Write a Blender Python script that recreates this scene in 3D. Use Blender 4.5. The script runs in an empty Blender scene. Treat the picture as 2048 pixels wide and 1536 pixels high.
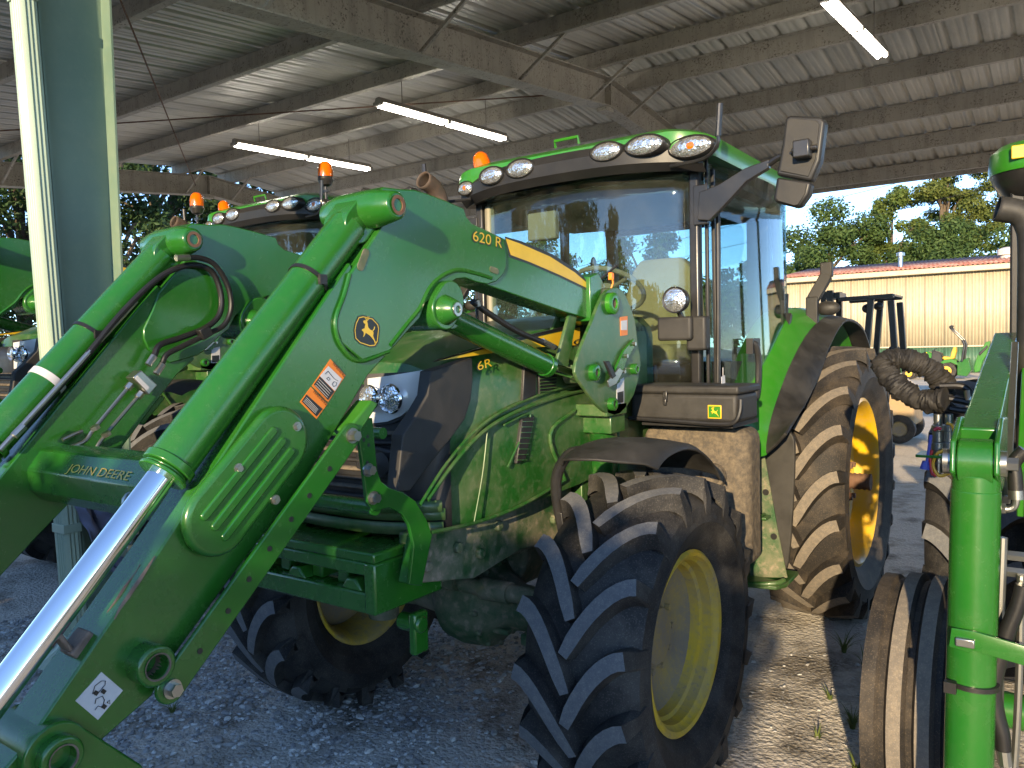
import bpy, math, random
import numpy as np
from mathutils import Vector, Matrix
random.seed(7)
D = bpy.data
scene = bpy.context.scene
COL = scene.collection
PI = math.pi

# ------------------------------------------------------------------ camera, sky, sun, exposure
FPX, YAW, PITCH, ROLL = 1580.0, math.radians(35.3), math.radians(2.5), 0.0225
EYE = np.array([2.155, -2.735, 1.71])
_R = np.array([math.cos(YAW), math.sin(YAW), 0.0]); _D = np.array([-math.sin(YAW), math.cos(YAW), 0.0]); _U = np.array([0, 0, 1.0])
_F = _D*math.cos(PITCH) - _U*math.sin(PITCH); _Uc = _U*math.cos(PITCH) + _D*math.sin(PITCH)
CR = _R*math.cos(ROLL) - _Uc*math.sin(ROLL); CU = _Uc*math.cos(ROLL) + _R*math.sin(ROLL)
cam = D.cameras.new('camera'); cam.sensor_width = 36; cam.lens = 36*FPX/2048; cam.clip_start = 0.05; cam.clip_end = 2000
cam_o = D.objects.new('camera', cam); COL.objects.link(cam_o)
M = Matrix.Identity(4)
for i in range(3):
    M[i][0], M[i][1], M[i][2], M[i][3] = CR[i], CU[i], -_F[i], EYE[i]
cam_o.matrix_world = M
scene.camera = cam_o

SUN = Vector((-0.30, 1.0, -0.24)).normalized()      # direction the light travels
elev = math.asin(-SUN.z); azim = math.atan2(-SUN.x, -SUN.y)   # azimuth from +Y, clockwise
W = D.worlds.new('World'); scene.world = W; W.use_nodes = True
nt = W.node_tree; bg = nt.nodes['Background']
sky = nt.nodes.new('ShaderNodeTexSky'); sky.sky_type = 'NISHITA'; sky.sun_disc = False
sky.sun_elevation = elev; sky.sun_rotation = azim; sky.altitude = 100; sky.air_density = 0.55; sky.dust_density = 0.0; sky.ozone_density = 3.4
nt.links.new(sky.outputs['Color'], bg.inputs['Color']); bg.inputs['Strength'].default_value = 0.15
sl = D.lights.new('sun', 'SUN'); sl.energy = 2.25; sl.angle = math.radians(0.6); sl.color = (1.0, 0.85, 0.62)
so = D.objects.new('sun', sl); COL.objects.link(so); so.rotation_euler = SUN.to_track_quat('-Z', 'Y').to_euler()
vs = scene.view_settings; vs.view_transform = 'Standard'; vs.look = 'None'; vs.gamma = 1.0; vs.exposure = 2.2; vs.use_curve_mapping = False
vs.use_white_balance = True; vs.white_balance_temperature = 7900   # camera set for open shade
scene.cycles.max_bounces = 8; scene.cycles.transparent_max_bounces = 24; scene.cycles.diffuse_bounces = 4

# ------------------------------------------------------------------ helpers
def at(px, py, x=None, y=None, z=None):
    """point of the place that lies on the given plane, read from photograph pixels"""
    r = _F + CR*(px-1024)/FPX - CU*(py-768)/FPX
    if x is not None: t = (x-EYE[0])/r[0]
    elif y is not None: t = (y-EYE[1])/r[1]
    else: t = (z-EYE[2])/r[2]
    return Vector(EYE + t*r)
def yz(pts, x): return [(p.y, p.z) for p in (at(a, b, x=x) for a, b in pts)]
def sc(ox, oy, s, pts): return [(ox+a*s, oy+b*s) for a, b in pts]

class MB:
    def __init__(s): s.v = []; s.f = []; s.m = []; s.mi = 0
    def mat(s, i): s.mi = i; return s
    def add(s, v, f, mi=None):
        o = len(s.v); s.v += [tuple(q) for q in v]; s.f += [tuple(i+o for i in q) for q in f]; s.m += [s.mi if mi is None else mi]*len(f); return s
    def box(s, lo, hi, rot=None, piv=None):
        v = [Vector((x, y, z)) for x in (lo[0], hi[0]) for y in (lo[1], hi[1]) for z in (lo[2], hi[2])]
        if rot is not None:
            p = Vector(piv) if piv is not None else (Vector(lo)+Vector(hi))/2
            v = [p + rot @ (q-p) for q in v]
        return s.add(v, [(0,1,3,2),(4,6,7,5),(0,4,5,1),(2,3,7,6),(0,2,6,4),(1,5,7,3)])
    def bar(s, p0, p1, w, h, up=(0,0,1)):
        p0, p1 = Vector(p0), Vector(p1); d = (p1-p0).normalized(); sd = d.cross(Vector(up)).normalized(); u = sd.cross(d)
        v = [p + sd*a*w/2 + u*b*h/2 for p in (p0, p1) for a, b in ((-1,-1),(1,-1),(1,1),(-1,1))]
        return s.add(v, [(0,1,2,3),(7,6,5,4),(0,4,5,1),(1,5,6,2),(2,6,7,3),(3,7,4,0)])
    def prism(s, poly, a, b, axis='x'):
        n = len(poly)
        def mk(p, q):
            return {'x': (q, p[0], p[1]), 'y': (p[0], q, p[1]), 'z': (p[0], p[1], q)}[axis]
        v = [mk(p, a) for p in poly] + [mk(p, b) for p in poly]
        return s.add(v, [tuple(range(n)), tuple(range(2*n-1, n-1, -1))] + [(i, (i+1) % n + 0, (i+1) % n + n, i+n)[::-1] for i in range(n)])
    def rings(s, rings, closed=True, caps=(True, True), flip=False):
        n = len(rings[0]); o = []; v = [q for r in rings for q in r]; f = []
        for i in range(len(rings)-1):
            for j in range(n if closed else n-1):
                k = (j+1) % n; f.append((i*n+j, i*n+k, (i+1)*n+k, (i+1)*n+j))
        if caps[0] and closed: f.append(tuple(range(n-1, -1, -1)))
        if caps[1] and closed: f.append(tuple((len(rings)-1)*n+j for j in range(n)))
        if flip: f = [q[::-1] for q in f]
        return s.add(v, f)
    def cyl(s, p0, p1, r0, r1=None, n=20, caps=(True, True)):
        r1 = r0 if r1 is None else r1; p0, p1 = Vector(p0), Vector(p1); d = (p1-p0).normalized()
        a = d.orthogonal().normalized(); b = d.cross(a)
        return s.rings([[p + (a*math.cos(2*PI*k/n) + b*math.sin(2*PI*k/n))*r for k in range(n)] for p, r in ((p0, r0), (p1, r1))], caps=caps)
    def lathe(s, prof, c=(0,0,0), ax='x', n=32, caps=(True, True)):
        c = Vector(c); rs = []
        for h, r in prof:
            ring = []
            for k in range(n):
                t = 2*PI*k/n; u, w = r*math.cos(t), r*math.sin(t)
                ring.append(c + Vector({'x': (h, u, w), 'y': (w, h, u), 'z': (u, w, h)}[ax]))
            rs.append(ring)
        return s.rings(rs, caps=caps)
    def tube(s, pts, r, n=10, smooth=0, caps=(True, True)):
        P = [Vector(p) for p in pts]
        if smooth:
            Q = []
            for i in range(len(P)-1):
                a = P[i-1] if i else P[0]*2-P[1]; b, c = P[i], P[i+1]; d = P[i+2] if i+2 < len(P) else P[-1]*2-P[-2]
                for k in range(smooth):
                    t = k/smooth; Q.append(0.5*((2*b)+(c-a)*t+(2*a-5*b+4*c-d)*t*t+(3*b-a-3*c+d)*t**3))
            P = Q+[P[-1]]
        rs = []; nrm = None
        for i, p in enumerate(P):
            d = (P[min(i+1, len(P)-1)]-P[max(i-1, 0)]).normalized()
            nrm = d.orthogonal().normalized() if nrm is None else (nrm - d*nrm.dot(d)).normalized()
            b = d.cross(nrm); rr = r(i/(len(P)-1)) if callable(r) else r
            rs.append([p + (nrm*math.cos(2*PI*k/n)+b*math.sin(2*PI*k/n))*rr for k in range(n)])
        return s.rings(rs, caps=caps)
    def ball(s, c, r, n=16, m=10, rot=None):
        c = Vector(c); r = Vector(r) if hasattr(r, '__len__') else Vector((r, r, r)); rs = []
        for i in range(m+1):
            t = PI*i/m; st = max(math.sin(t), 1e-3)
            ring = [Vector((r.x*st*math.cos(2*PI*k/n), r.y*st*math.sin(2*PI*k/n), -r.z*math.cos(t))) for k in range(n)]
            rs.append([c + (rot @ q if rot is not None else q) for q in ring])
        return s.rings(rs)
    def grid(s, fn, nu, nv, flip=False):
        v = [fn(i/nu, j/nv) for i in range(nu+1) for j in range(nv+1)]
        f = [(i*(nv+1)+j, (i+1)*(nv+1)+j, (i+1)*(nv+1)+j+1, i*(nv+1)+j+1) for i in range(nu) for j in range(nv)]
        if flip: f = [q[::-1] for q in f]
        return s.add(v, f)
    def build(s, name, mats, parent=None, bevel=0, seg=2, ang=35, solid=0, sub=0, loc=None):
        me = D.meshes.new(name); me.from_pydata(s.v, [], s.f)
        for m in (mats if isinstance(mats, (list, tuple)) else [mats]): me.materials.append(m)
        me.polygons.foreach_set('material_index', s.m)
        me.polygons.foreach_set('use_smooth', [True]*len(me.polygons)); me.update()
        me.set_sharp_from_angle(angle=math.radians(ang))
        o = D.objects.new(name, me); COL.objects.link(o)
        if parent is not None: o.parent = parent
        if loc is not None: o.location = loc
        if solid:
            md = o.modifiers.new('solid', 'SOLIDIFY'); md.thickness = solid; md.offset = 0
        if bevel:
            md = o.modifiers.new('bevel', 'BEVEL'); md.width = bevel; md.segments = seg; md.limit_method = 'ANGLE'; md.angle_limit = math.radians(40); md.harden_normals = False
        if sub:
            md = o.modifiers.new('sub', 'SUBSURF'); md.levels = sub; md.render_levels = sub
        return o

def empty(name, loc=(0,0,0), rz=0):
    o = D.objects.new(name, None); COL.objects.link(o); o.location = loc; o.rotation_euler = (0, 0, rz); o.empty_display_size = .2; return o
def tag(o, label=None, cat=None, group=None, kind=None):
    for k, v in (('label', label), ('category', cat), ('group', group), ('kind', kind)):
        if v: o[k] = v
    return o
KIDS = {}
def copy_tree(o, parent=None, fn=None):
    c = o.copy(); COL.objects.link(c); c.parent = parent
    if fn: fn(c)
    for ch in list(o.children): copy_tree(ch, c)
    return c
def capsule(p, q, r, n=12, r2=None):
    """2D outline round the segment p-q"""
    p, q = Vector(p).to_2d() if len(p) > 2 else Vector(p), Vector(q); d = (q-p).normalized(); a0 = math.atan2(d.y, d.x); r2 = r if r2 is None else r2; out = []
    for i in range(n+1):
        a = a0+PI/2+PI*i/n; out.append((p.x+r*math.cos(a), p.y+r*math.sin(a)))
    for i in range(n+1):
        a = a0-PI/2+PI*i/n; out.append((q.x+r2*math.cos(a), q.y+r2*math.sin(a)))
    return out
def circ(c, r, n=20): return [(c[0]+r*math.cos(2*PI*k/n), c[1]+r*math.sin(2*PI*k/n)) for k in range(n)]
def smooth2(pts, k=4, closed=True):
    P = [Vector(p) for p in pts]; n = len(P); Q = []
    for i in range(n if closed else n-1):
        a, b, c, d = (P[(i+j) % n] for j in (-1, 0, 1, 2)) if closed else (P[max(i-1,0)], P[i], P[i+1], P[min(i+2,n-1)])
        for t in range(k):
            t /= k; Q.append(tuple(0.5*((2*b)+(c-a)*t+(2*a-5*b+4*c-d)*t*t+(3*b-a-3*c+d)*t**3)))
    if not closed: Q.append(tuple(P[-1]))
    return Q

# ------------------------------------------------------------------ materials
class NT:
    def __init__(s, name):
        s.m = D.materials.new(name); s.m.use_nodes = True; s.t = s.m.node_tree; s.b = s.t.nodes['Principled BSDF']; s.out = s.t.nodes['Material Output']; s._c = None
    def n(s, typ, **kw):
        q = s.t.nodes.new('ShaderNode'+typ)
        for k, v in kw.items():
            if k in q.inputs: q.inputs[k].default_value = v
            else: setattr(q, k, v)
        return q
    def l(s, a, b): s.t.links.new(a, b)
    def co(s, kind='Object'):
        if s._c is None: s._c = s.n('TexCoord')
        return s._c.outputs[kind]
    def noise(s, scale, detail=4, rough=.6, kind='Object', mp=None):
        q = s.n('TexNoise'); q.inputs['Scale'].default_value = scale; q.inputs['Detail'].default_value = detail; q.inputs['Roughness'].default_value = rough
        if mp:
            g = s.n('Mapping'); g.inputs['Scale'].default_value = mp; s.l(s.co(kind), g.inputs[0]); s.l(g.outputs[0], q.inputs[0])
        else: s.l(s.co(kind), q.inputs[0])
        return q.outputs['Fac']
    def ramp(s, src, a, b, c0=(0,0,0,1), c1=(1,1,1,1)):
        q = s.n('ValToRGB'); e = q.color_ramp.elements; e[0].position = a; e[1].position = b; e[0].color = c0; e[1].color = c1; s.l(src, q.inputs[0]); return q.outputs[0]
    def mix(s, f, a, b, typ='MIX'):
        q = s.n('Mix', data_type='RGBA', blend_type=typ)
        for i, v in ((0, f), (6, a), (7, b)):
            if hasattr(v, 'links') or hasattr(v, 'is_linked'): s.l(v, q.inputs[i])
            elif i: q.inputs[i].default_value = (*v[:3], 1)
            else: q.inputs[i].default_value = v
        return q.outputs[2]
    def math(s, op, a, b=None):
        q = s.n('Math', operation=op)
        for i, v in ((0, a), (1, b)):
            if v is None: continue
            if hasattr(v, 'is_linked'): s.l(v, q.inputs[i])
            else: q.inputs[i].default_value = v
        return q.outputs[0]
    def set(s, **kw):
        for k, v in kw.items():
            k = k.replace('_', ' ')
            if hasattr(v, 'is_linked'): s.l(v, s.b.inputs[k])
            else: s.b.inputs[k].default_value = (*v, 1) if isinstance(v, tuple) and len(v) == 3 else v
        return s
    def bump(s, h, strength=.3, dist=.01):
        q = s.n('Bump'); q.inputs['Strength'].default_value = strength; q.inputs['Distance'].default_value = dist; s.l(h, q.inputs['Height']); s.l(q.outputs[0], s.b.inputs['Normal']); return s

def paint(name, col, rough=.3, dust=.25, dustcol=(.30,.25,.18), coat=.35, dscale=3.5, scratch=.0):
    m = NT(name); a = m.noise(dscale, 8, .68); b = m.noise(dscale*9, 4, .6)
    v = m.mix(m.ramp(m.noise(1.3, 3), .3, .7), tuple(c*.88 for c in col), tuple(min(1, c*1.1) for c in col))
    f = m.math('MULTIPLY', m.math('ADD', m.math('MULTIPLY', m.ramp(a, .42, .66), .8), m.math('MULTIPLY', m.ramp(b, .52, .66), .4)), dust)
    c = m.mix(f, v, dustcol)
    if scratch:
        sc_ = m.ramp(m.noise(30, 6, .75, mp=(1, .25, 1)), .70, .73); c = m.mix(m.math('MULTIPLY', sc_, scratch), c, tuple(min(1, q*2.2+.08) for q in col))
    m.set(Base_Color=c, Roughness=m.math('ADD', m.math('MULTIPLY', f, .55), rough), Coat_Weight=coat, Coat_Roughness=.12)
    m.bump(m.noise(60, 3), .03, .01); return m.m
def plastic(name, col, rough=.5, dust=.2, dustcol=(.22,.19,.15), grain=200, ds=4, metal=0, spec=.4):
    m = NT(name); f = m.math('MULTIPLY', m.ramp(m.noise(ds, 8, .72), .40, .62), dust)
    m.set(Base_Color=m.mix(f, col, dustcol), Roughness=m.math('ADD', m.math('MULTIPLY', f, .4), rough), Metallic=metal, Specular_IOR_Level=spec).bump(m.noise(grain, 2), .12, .002); return m.m
def simple(name, col, rough=.4, metal=0, **k):
    m = NT(name); m.set(Base_Color=m.mix(m.ramp(m.noise(18, 5), .3, .7), tuple(c*.86 for c in col), col), Roughness=rough, Metallic=metal, **k); return m.m
def emit(name, col, s):
    m = NT(name); m.set(Base_Color=(.8,.8,.8), Emission_Color=col, Emission_Strength=s); return m.m
def glass(name, tint=(.82,.9,.88), dirt=.12, refl=1.0):
    m = NT(name); lw = m.n('LayerWeight'); lw.inputs['Blend'].default_value = .5
    p = m.math('POWER', lw.outputs['Facing'], 4.0); fr = m.math('ADD', m.math('MULTIPLY', p, .85*refl), .055*refl)
    tr = m.n('BsdfTransparent'); tr.inputs[0].default_value = (*tint, 1); gl = m.n('BsdfGlossy'); gl.inputs['Roughness'].default_value = .01; gl.inputs[0].default_value = (.95,.97,1,1)
    mx = m.n('MixShader'); m.l(fr, mx.inputs[0]); m.l(tr.outputs[0], mx.inputs[1]); m.l(gl.outputs[0], mx.inputs[2])
    df = m.n('BsdfDiffuse'); df.inputs[0].default_value = (.5,.46,.36,1)
    spots = m.ramp(m.noise(120, 2, .5), .68, .74); haze = m.ramp(m.noise(3, 5, .7), .35, .85)
    f = m.math('ADD', m.math('MULTIPLY', spots, dirt*2.2), m.math('MULTIPLY', haze, dirt))
    m2 = m.n('MixShader'); m.l(f, m2.inputs[0]); m.l(mx.outputs[0], m2.inputs[1]); m.l(df.outputs[0], m2.inputs[2]); m.l(m2.outputs[0], m.out.inputs[0]); return m.m

GREEN = paint('green_paint', (.007,.098,.010), .26, .045, coat=.28, scratch=.3)
GREEN_D = paint('green_paint_dusty', (.008,.074,.011), .34, .28, coat=.15, scratch=.1)
GREEN_M = paint('green_paint_mud_shade', (.010,.060,.015), .6, 1.0, (.25,.20,.15), coat=0, dscale=3.0)  # mud on the chassis; its dark tone stands for shade on the step side
GREEN_B = paint('green_paint_bright', (.015,.15,.011), .30, .07, coat=.2)
YELLOW = paint('yellow_paint', (.58,.34,.010), .42, .38, (.33,.26,.17), coat=.2, dscale=6)
YELLOW_F = paint('yellow_paint_scuffed', (.48,.31,.02), .55, .75, (.20,.17,.13), coat=0, dscale=5)
YELLOW_D = paint('yellow_paint_caked', (.17,.135,.10), .7, .55, (.40,.26,.03), coat=0, dscale=7)
YDECAL = simple('yellow_decal', (.62,.39,.03), .35)
BLACK = plastic('black_plastic', (.012,.012,.013), .42, .06, (.15,.14,.13))
BLACK_D = plastic('dusty_black_plastic', (.013,.0125,.012), .5, .45, (.052,.049,.045))
TANKM = plastic('dusty_tank_plastic', (.060,.050,.040), .75, .9, (.15,.120,.085), grain=120, ds=38)
BLACKM = plastic('black_metal', (.012,.012,.013), .3, .06, metal=0, spec=.6)
CHROME = NT('chrome').set(Base_Color=(.80,.80,.82), Metallic=1.0, Roughness=.09).m
STEEL = simple('zinc_steel', (.40,.40,.37), .30, .95)
RUST = plastic('rusty_steel', (.11,.055,.035), .75, .5, (.20,.12,.08), grain=90, ds=14)
EXH = plastic('sooty_exhaust_steel', (.055,.042,.034), .6, .5, (.13,.075,.05), grain=90, ds=14)
BARE = plastic('scraped_steel', (.10,.065,.05), .6, .5, (.3,.22,.17), grain=90, ds=20)
HOSE = plastic('hose_rubber', (.008,.008,.009), .42, .03)
ORANGE = NT('amber_lens').set(Base_Color=(.85,.16,.01), Roughness=.12, Transmission_Weight=.35, Coat_Weight=.5).m
ORP = simple('orange_plastic', (.85,.22,.02), .4)
WHITE = simple('white_decal', (.48,.48,.50), .4)
INK = simple('black_decal', (.012,.012,.012), .4)
ODECAL = simple('orange_decal', (.65,.17,.012), .4)
SEATM = plastic('tan_seat_fabric', (.25,.20,.10), .85, .3, (.36,.29,.17), grain=350)
BEIGE = plastic('beige_cab_trim', (.22,.20,.15), .6, .3, (.28,.25,.18))
GLASS = glass('cab_glass', (.62,.72,.72), .025, .6)
WSGLASS = glass('windscreen_glass', (.74,.82,.80), .04, .8)
REFLECTOR = NT('lamp_reflector').set(Base_Color=(.62,.64,.66), Metallic=.35, Roughness=.22, Coat_Weight=.8).m
_l = NT('lamp_lens'); _v = _l.n('TexVoronoi', feature='F1'); _v.inputs['Scale'].default_value = 95; _l.l(_l.co(), _v.inputs['Vector'])
_l.set(Base_Color=_l.mix(_l.ramp(_l.noise(45, 3, .7), .35, .65), (.42,.43,.43), (.95,.96,.96)), Roughness=.13, Metallic=.85, Coat_Weight=.9, Coat_Roughness=.03).bump(_v.outputs['Distance'], .35, .008); LENS = _l.m
def rubber(name, col, dust, dustcol, ds, rough=.72):
    m = NT(name); sp = m.ramp(m.noise(210, 2, .5), .58, .64); bl = m.ramp(m.noise(ds, 7, .72), .44, .64)
    f = m.math('MULTIPLY', m.math('ADD', m.math('MULTIPLY', sp, .6), m.math('MULTIPLY', bl, .6)), dust)
    m.set(Base_Color=m.mix(f, col, dustcol), Roughness=rough, Specular_IOR_Level=.35).bump(m.noise(180, 3), .25, .003); return m.m
RUBBER = rubber('tyre_rubber', (.009,.009,.010), .22, (.22,.20,.175), 5)
LUGTOP = rubber('worn_lug_rubber', (.085,.09,.10), .8, (.15,.15,.15), 40, .85)
RUBBER_T = rubber('tan_dusty_rubber', (.014,.0125,.012), .55, (.12,.092,.065), 6)
LUGTOP_T = rubber('tan_worn_lug', (.12,.105,.09), .9, (.21,.175,.135), 40, .85)

# ------------------------------------------------------------------ ground
def ground_mat():
    m = NT('gravel_ground'); P = m.co('Object')
    big = m.noise(.55, 6, .6); mid = m.noise(2.3, 8, .65); fine = m.noise(38, 6, .7)
    v = m.n('TexVoronoi', feature='F1'); v.inputs['Scale'].default_value = 34; m.l(P, v.inputs['Vector'])
    v2 = m.n('TexVoronoi', feature='F1'); v2.inputs['Scale'].default_value = 75; m.l(P, v2.inputs['Vector'])
    sand = m.mix(m.ramp(fine, .3, .7), (.42,.38,.33), (.60,.55,.49))
    soil = m.mix(m.ramp(m.noise(9, 6, .7), .35, .7), (.12,.105,.085), (.23,.20,.165))
    stone = m.mix(v.outputs['Color'], (.28,.28,.275), (.55,.54,.52)); stone2 = m.mix(v2.outputs['Color'], (.22,.215,.205), (.46,.45,.43))
    base = m.mix(m.ramp(mid, .38, .52), soil, sand)
    peb = m.ramp(v2.outputs['Distance'], .28, .5, (1,1,1,1), (0,0,0,1))
    base = m.mix(m.math('MULTIPLY', peb, m.ramp(m.noise(1.7, 5, .7), .35, .6)), base, stone2)
    gm = m.ramp(m.math('ADD', m.math('MULTIPLY', big, .5), m.math('MULTIPLY', mid, .5)), .50, .60)
    peb1 = m.ramp(v.outputs['Distance'], .3, .55, (1,1,1,1), (0,0,0,1))
    c = m.mix(m.math('MULTIPLY', gm, m.math('ADD', m.math('MULTIPLY', peb1, .7), .2)), base, stone)
    pale = m.ramp(m.noise(1.1, 5, .6), .50, .60); c = m.mix(m.math('MULTIPLY', pale, .55), c, m.mix(m.ramp(fine, .3, .7), (.40,.37,.33), (.56,.53,.49)))
    # limestone yard beyond the shed, colour raised to bounce light under the roof
    sep = m.n('SeparateXYZ'); m.l(P, sep.inputs[0])
    far = m.ramp(m.math('ADD', m.math('MULTIPLY', m.math('ABSOLUTE', m.math('ADD', sep.outputs[1], -2.5)), .05), m.math('MULTIPLY', big, .3)), .28, .55)
    c = m.mix(m.math('MULTIPLY', far, .9), c, m.mix(m.ramp(fine, .3, .7), (.44,.37,.28), (.62,.54,.43)))
    m.set(Base_Color=c, Roughness=.92, Specular_IOR_Level=.2)
    h = m.math('ADD', m.math('MULTIPLY', m.ramp(v.outputs['Distance'], 0, .6, (1,1,1,1), (0,0,0,1)), .6), m.math('ADD', m.math('MULTIPLY', fine, .8), m.math('MULTIPLY', v2.outputs['Distance'], -.4)))
    m.bump(h, .7, .02); return m.m
GROUND = ground_mat()
def gz(x, y):
    d = max(0.0, 1-((x-.3)**2+(y-1.5)**2)/260.0)
    return d*(.018*math.sin(1.7*x+.4)*math.sin(1.3*y)+.010*math.sin(4.1*x+2)*math.cos(3.3*y+1)+.006*math.sin(9*x)*math.sin(8*y+x))-.012
g = MB()
xs = sorted(set([-600,-300,-150,-80,-50,-35,-25] + [-18+.22*i for i in range(int(32/.22))] + [16,22,35,60,120,300,600]))
ys = sorted(set([-600,-300,-150,-80,-45,-30,-20,-12,-8] + [-5+.22*i for i in range(int(22/.22))] + [18,21,25,30,36,45,60,90,150,300,600]))
g.v = [(x, y, gz(x, y)) for x in xs for y in ys]; ny = len(ys)
g.f = [(i*ny+j, (i+1)*ny+j, (i+1)*ny+j+1, i*ny+j+1) for i in range(len(xs)-1) for j in range(ny-1)]; g.m = [0]*len(g.f)
tag(g.build('ground', GROUND), kind='structure')

# loose stones lying on the ground near the tractor: nobody could count them
def stones(name, n, region, size, mat, seed, dens):
    rng = np.random.default_rng(seed); ph = (1+5**.5)/2
    ico = np.array([(-1,ph,0),(1,ph,0),(-1,-ph,0),(1,-ph,0),(0,-1,ph),(0,1,ph),(0,-1,-ph),(0,1,-ph),(ph,0,-1),(ph,0,1),(-ph,0,-1),(-ph,0,1)])/1.9
    tri = np.array([(0,11,5),(0,5,1),(0,1,7),(0,7,10),(0,10,11),(1,5,9),(5,11,4),(11,10,2),(10,7,6),(7,1,8),(3,9,4),(3,4,2),(3,2,6),(3,6,8),(3,8,9),(4,9,5),(2,4,11),(6,2,10),(8,6,7),(9,8,1)])
    x = rng.uniform(region[0], region[1], n*4); y = rng.uniform(region[2], region[3], n*4)
    keep = rng.uniform(0, 1, n*4) < np.array([dens(a, b) for a, b in zip(x, y)]); x = x[keep][:n]; y = y[keep][:n]; n = len(x)
    s = size*np.exp(rng.normal(0, .38, n)); a = rng.uniform(0, 2*PI, n)
    v = ico[None]*rng.uniform(.75, 1.25, (n, 12, 1)) * np.stack([s*rng.uniform(.8, 1.4, n), s*rng.uniform(.7, 1.1, n), s*rng.uniform(.4, .75, n)], 1)[:, None, :]
    c, sn = np.cos(a)[:, None], np.sin(a)[:, None]
    X = v[..., 0]*c - v[..., 1]*sn + x[:, None]; Y = v[..., 0]*sn + v[..., 1]*c + y[:, None]
    Z = v[..., 2] + np.array([gz(p, q) for p, q in zip(x, y)])[:, None] + (s*.18)[:, None]
    V = np.stack([X, Y, Z], -1).reshape(-1, 3); Fc = (tri[None]+(np.arange(n)*12)[:, None, None]).reshape(-1, 3)
    me = D.meshes.new(name); me.from_pydata(V.tolist(), [], Fc.tolist()); me.materials.append(mat)
    me.polygons.foreach_set('use_smooth', [False]*len(me.polygons)); o = D.objects.new(name, me); COL.objects.link(o); return o
def stone_mat(name, lo, hi, tint):
    m = NT(name); gm = m.n('NewGeometry'); c = m.mix(gm.outputs['Random Per Island'], lo, hi); c = m.mix(m.math('MULTIPLY', m.ramp(m.noise(3, 4), .4, .7), .35), c, tint)
    m.set(Base_Color=c, Roughness=.85, Specular_IOR_Level=.25).bump(m.noise(150, 3), .2, .003); return m.m
STONE = stone_mat('limestone_gravel', (.17,.17,.175), (.55,.55,.54), (.12,.10,.08))
def dens_a(x, y):
    k = .5+.5*math.sin(1.9*x+.8*y+.6)*math.sin(1.3*y-1.1*x+2.0)
    b = 1/(1+math.exp((x-(-.15-.25*(y+.6)))*6))          # heavier gravel to the tractor's right
    return min(1, .012+1.0*b*min(1, k*1.6+.15)+.015*k)
tag(stones('gravel', 30000, (-3.6, 1.9, -2.3, 1.8), .0088, STONE, 3, dens_a), 'loose grey limestone gravel strewn over the dirt', 'gravel', kind='stuff')

# ------------------------------------------------------------------ the open shed
def beam_mat(name, col, rust=1.0):
    m = NT(name); a = m.noise(6, 8, .75); b = m.noise(42, 6, .75); big = m.noise(1.1, 4)
    c = m.mix(m.ramp(big, .3, .7), tuple(q*.75 for q in col), col)
    streak = m.ramp(m.noise(10, 5, .7, mp=(1, 1, .12)), .47, .68); c = m.mix(m.math('MULTIPLY', streak, .35), c, (.13,.115,.095))
    sp = m.math('MULTIPLY', m.ramp(b, .54, .58), m.ramp(a, .44, .58)); c = m.mix(m.math('MULTIPLY', sp, .85*rust), c, (.045,.030,.020))
    pt = m.ramp(m.noise(3.2, 9, .74), .65, .67); c = m.mix(m.math('MULTIPLY', pt, .55*rust), c, (.06,.032,.022))
    m.set(Base_Color=c, Roughness=.6, Specular_IOR_Level=.35).bump(b, .12, .004); return m.m
BEAM = beam_mat('weathered_beam_paint', (.45,.41,.34), 1.0); PURL = beam_mat('weathered_purlin_paint', (.47,.43,.365), .9)
_m = NT('roof_sheet_steel'); _c = _m.mix(_m.ramp(_m.noise(2.0, 6, .65, mp=(1.4, .12, 1)), .3, .75), (.46,.44,.385), (.62,.60,.54)); _c = _m.mix(_m.math('MULTIPLY', _m.ramp(_m.noise(7, 7, .7, mp=(1, .15, 1)), .48, .68), .5), _c, (.30,.28,.24))
_m.set(Base_Color=_c, Roughness=.42, Metallic=.1).bump(_m.noise(5, 3, mp=(3, .1, 1)), .05, .01); SHEET = _m.m
COLM = paint('column_green_paint', (.115,.18,.135), .42, .22, (.26,.29,.20), coat=.1, dscale=2)
SPOUTM = paint('downspout_paint', (.26,.34,.25), .42, .25, (.36,.38,.28), coat=.1, dscale=5)
ZR, SL, YR, Y0, Y1 = 4.96, .106, 5.9, -0.75, 11.75     # rafter top at ridge, slope, ridge line, eaves
def zt(y): return ZR - SL*abs(y-YR)
shed = empty('open_shed', (-2.48, YR, 0)); tag(shed, 'open-sided steel equipment shed with corrugated roof and rusty white beams', 'shed')
SO = Vector((-2.48, YR, 0))
class SB(MB):
    def build(s, name, mats, parent=shed, **k):
        s.v = [tuple(Vector(q)-SO) for q in s.v]; return MB.build(s, name, mats, parent, **k)
XA, XB = -10.95, 8.6
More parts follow.
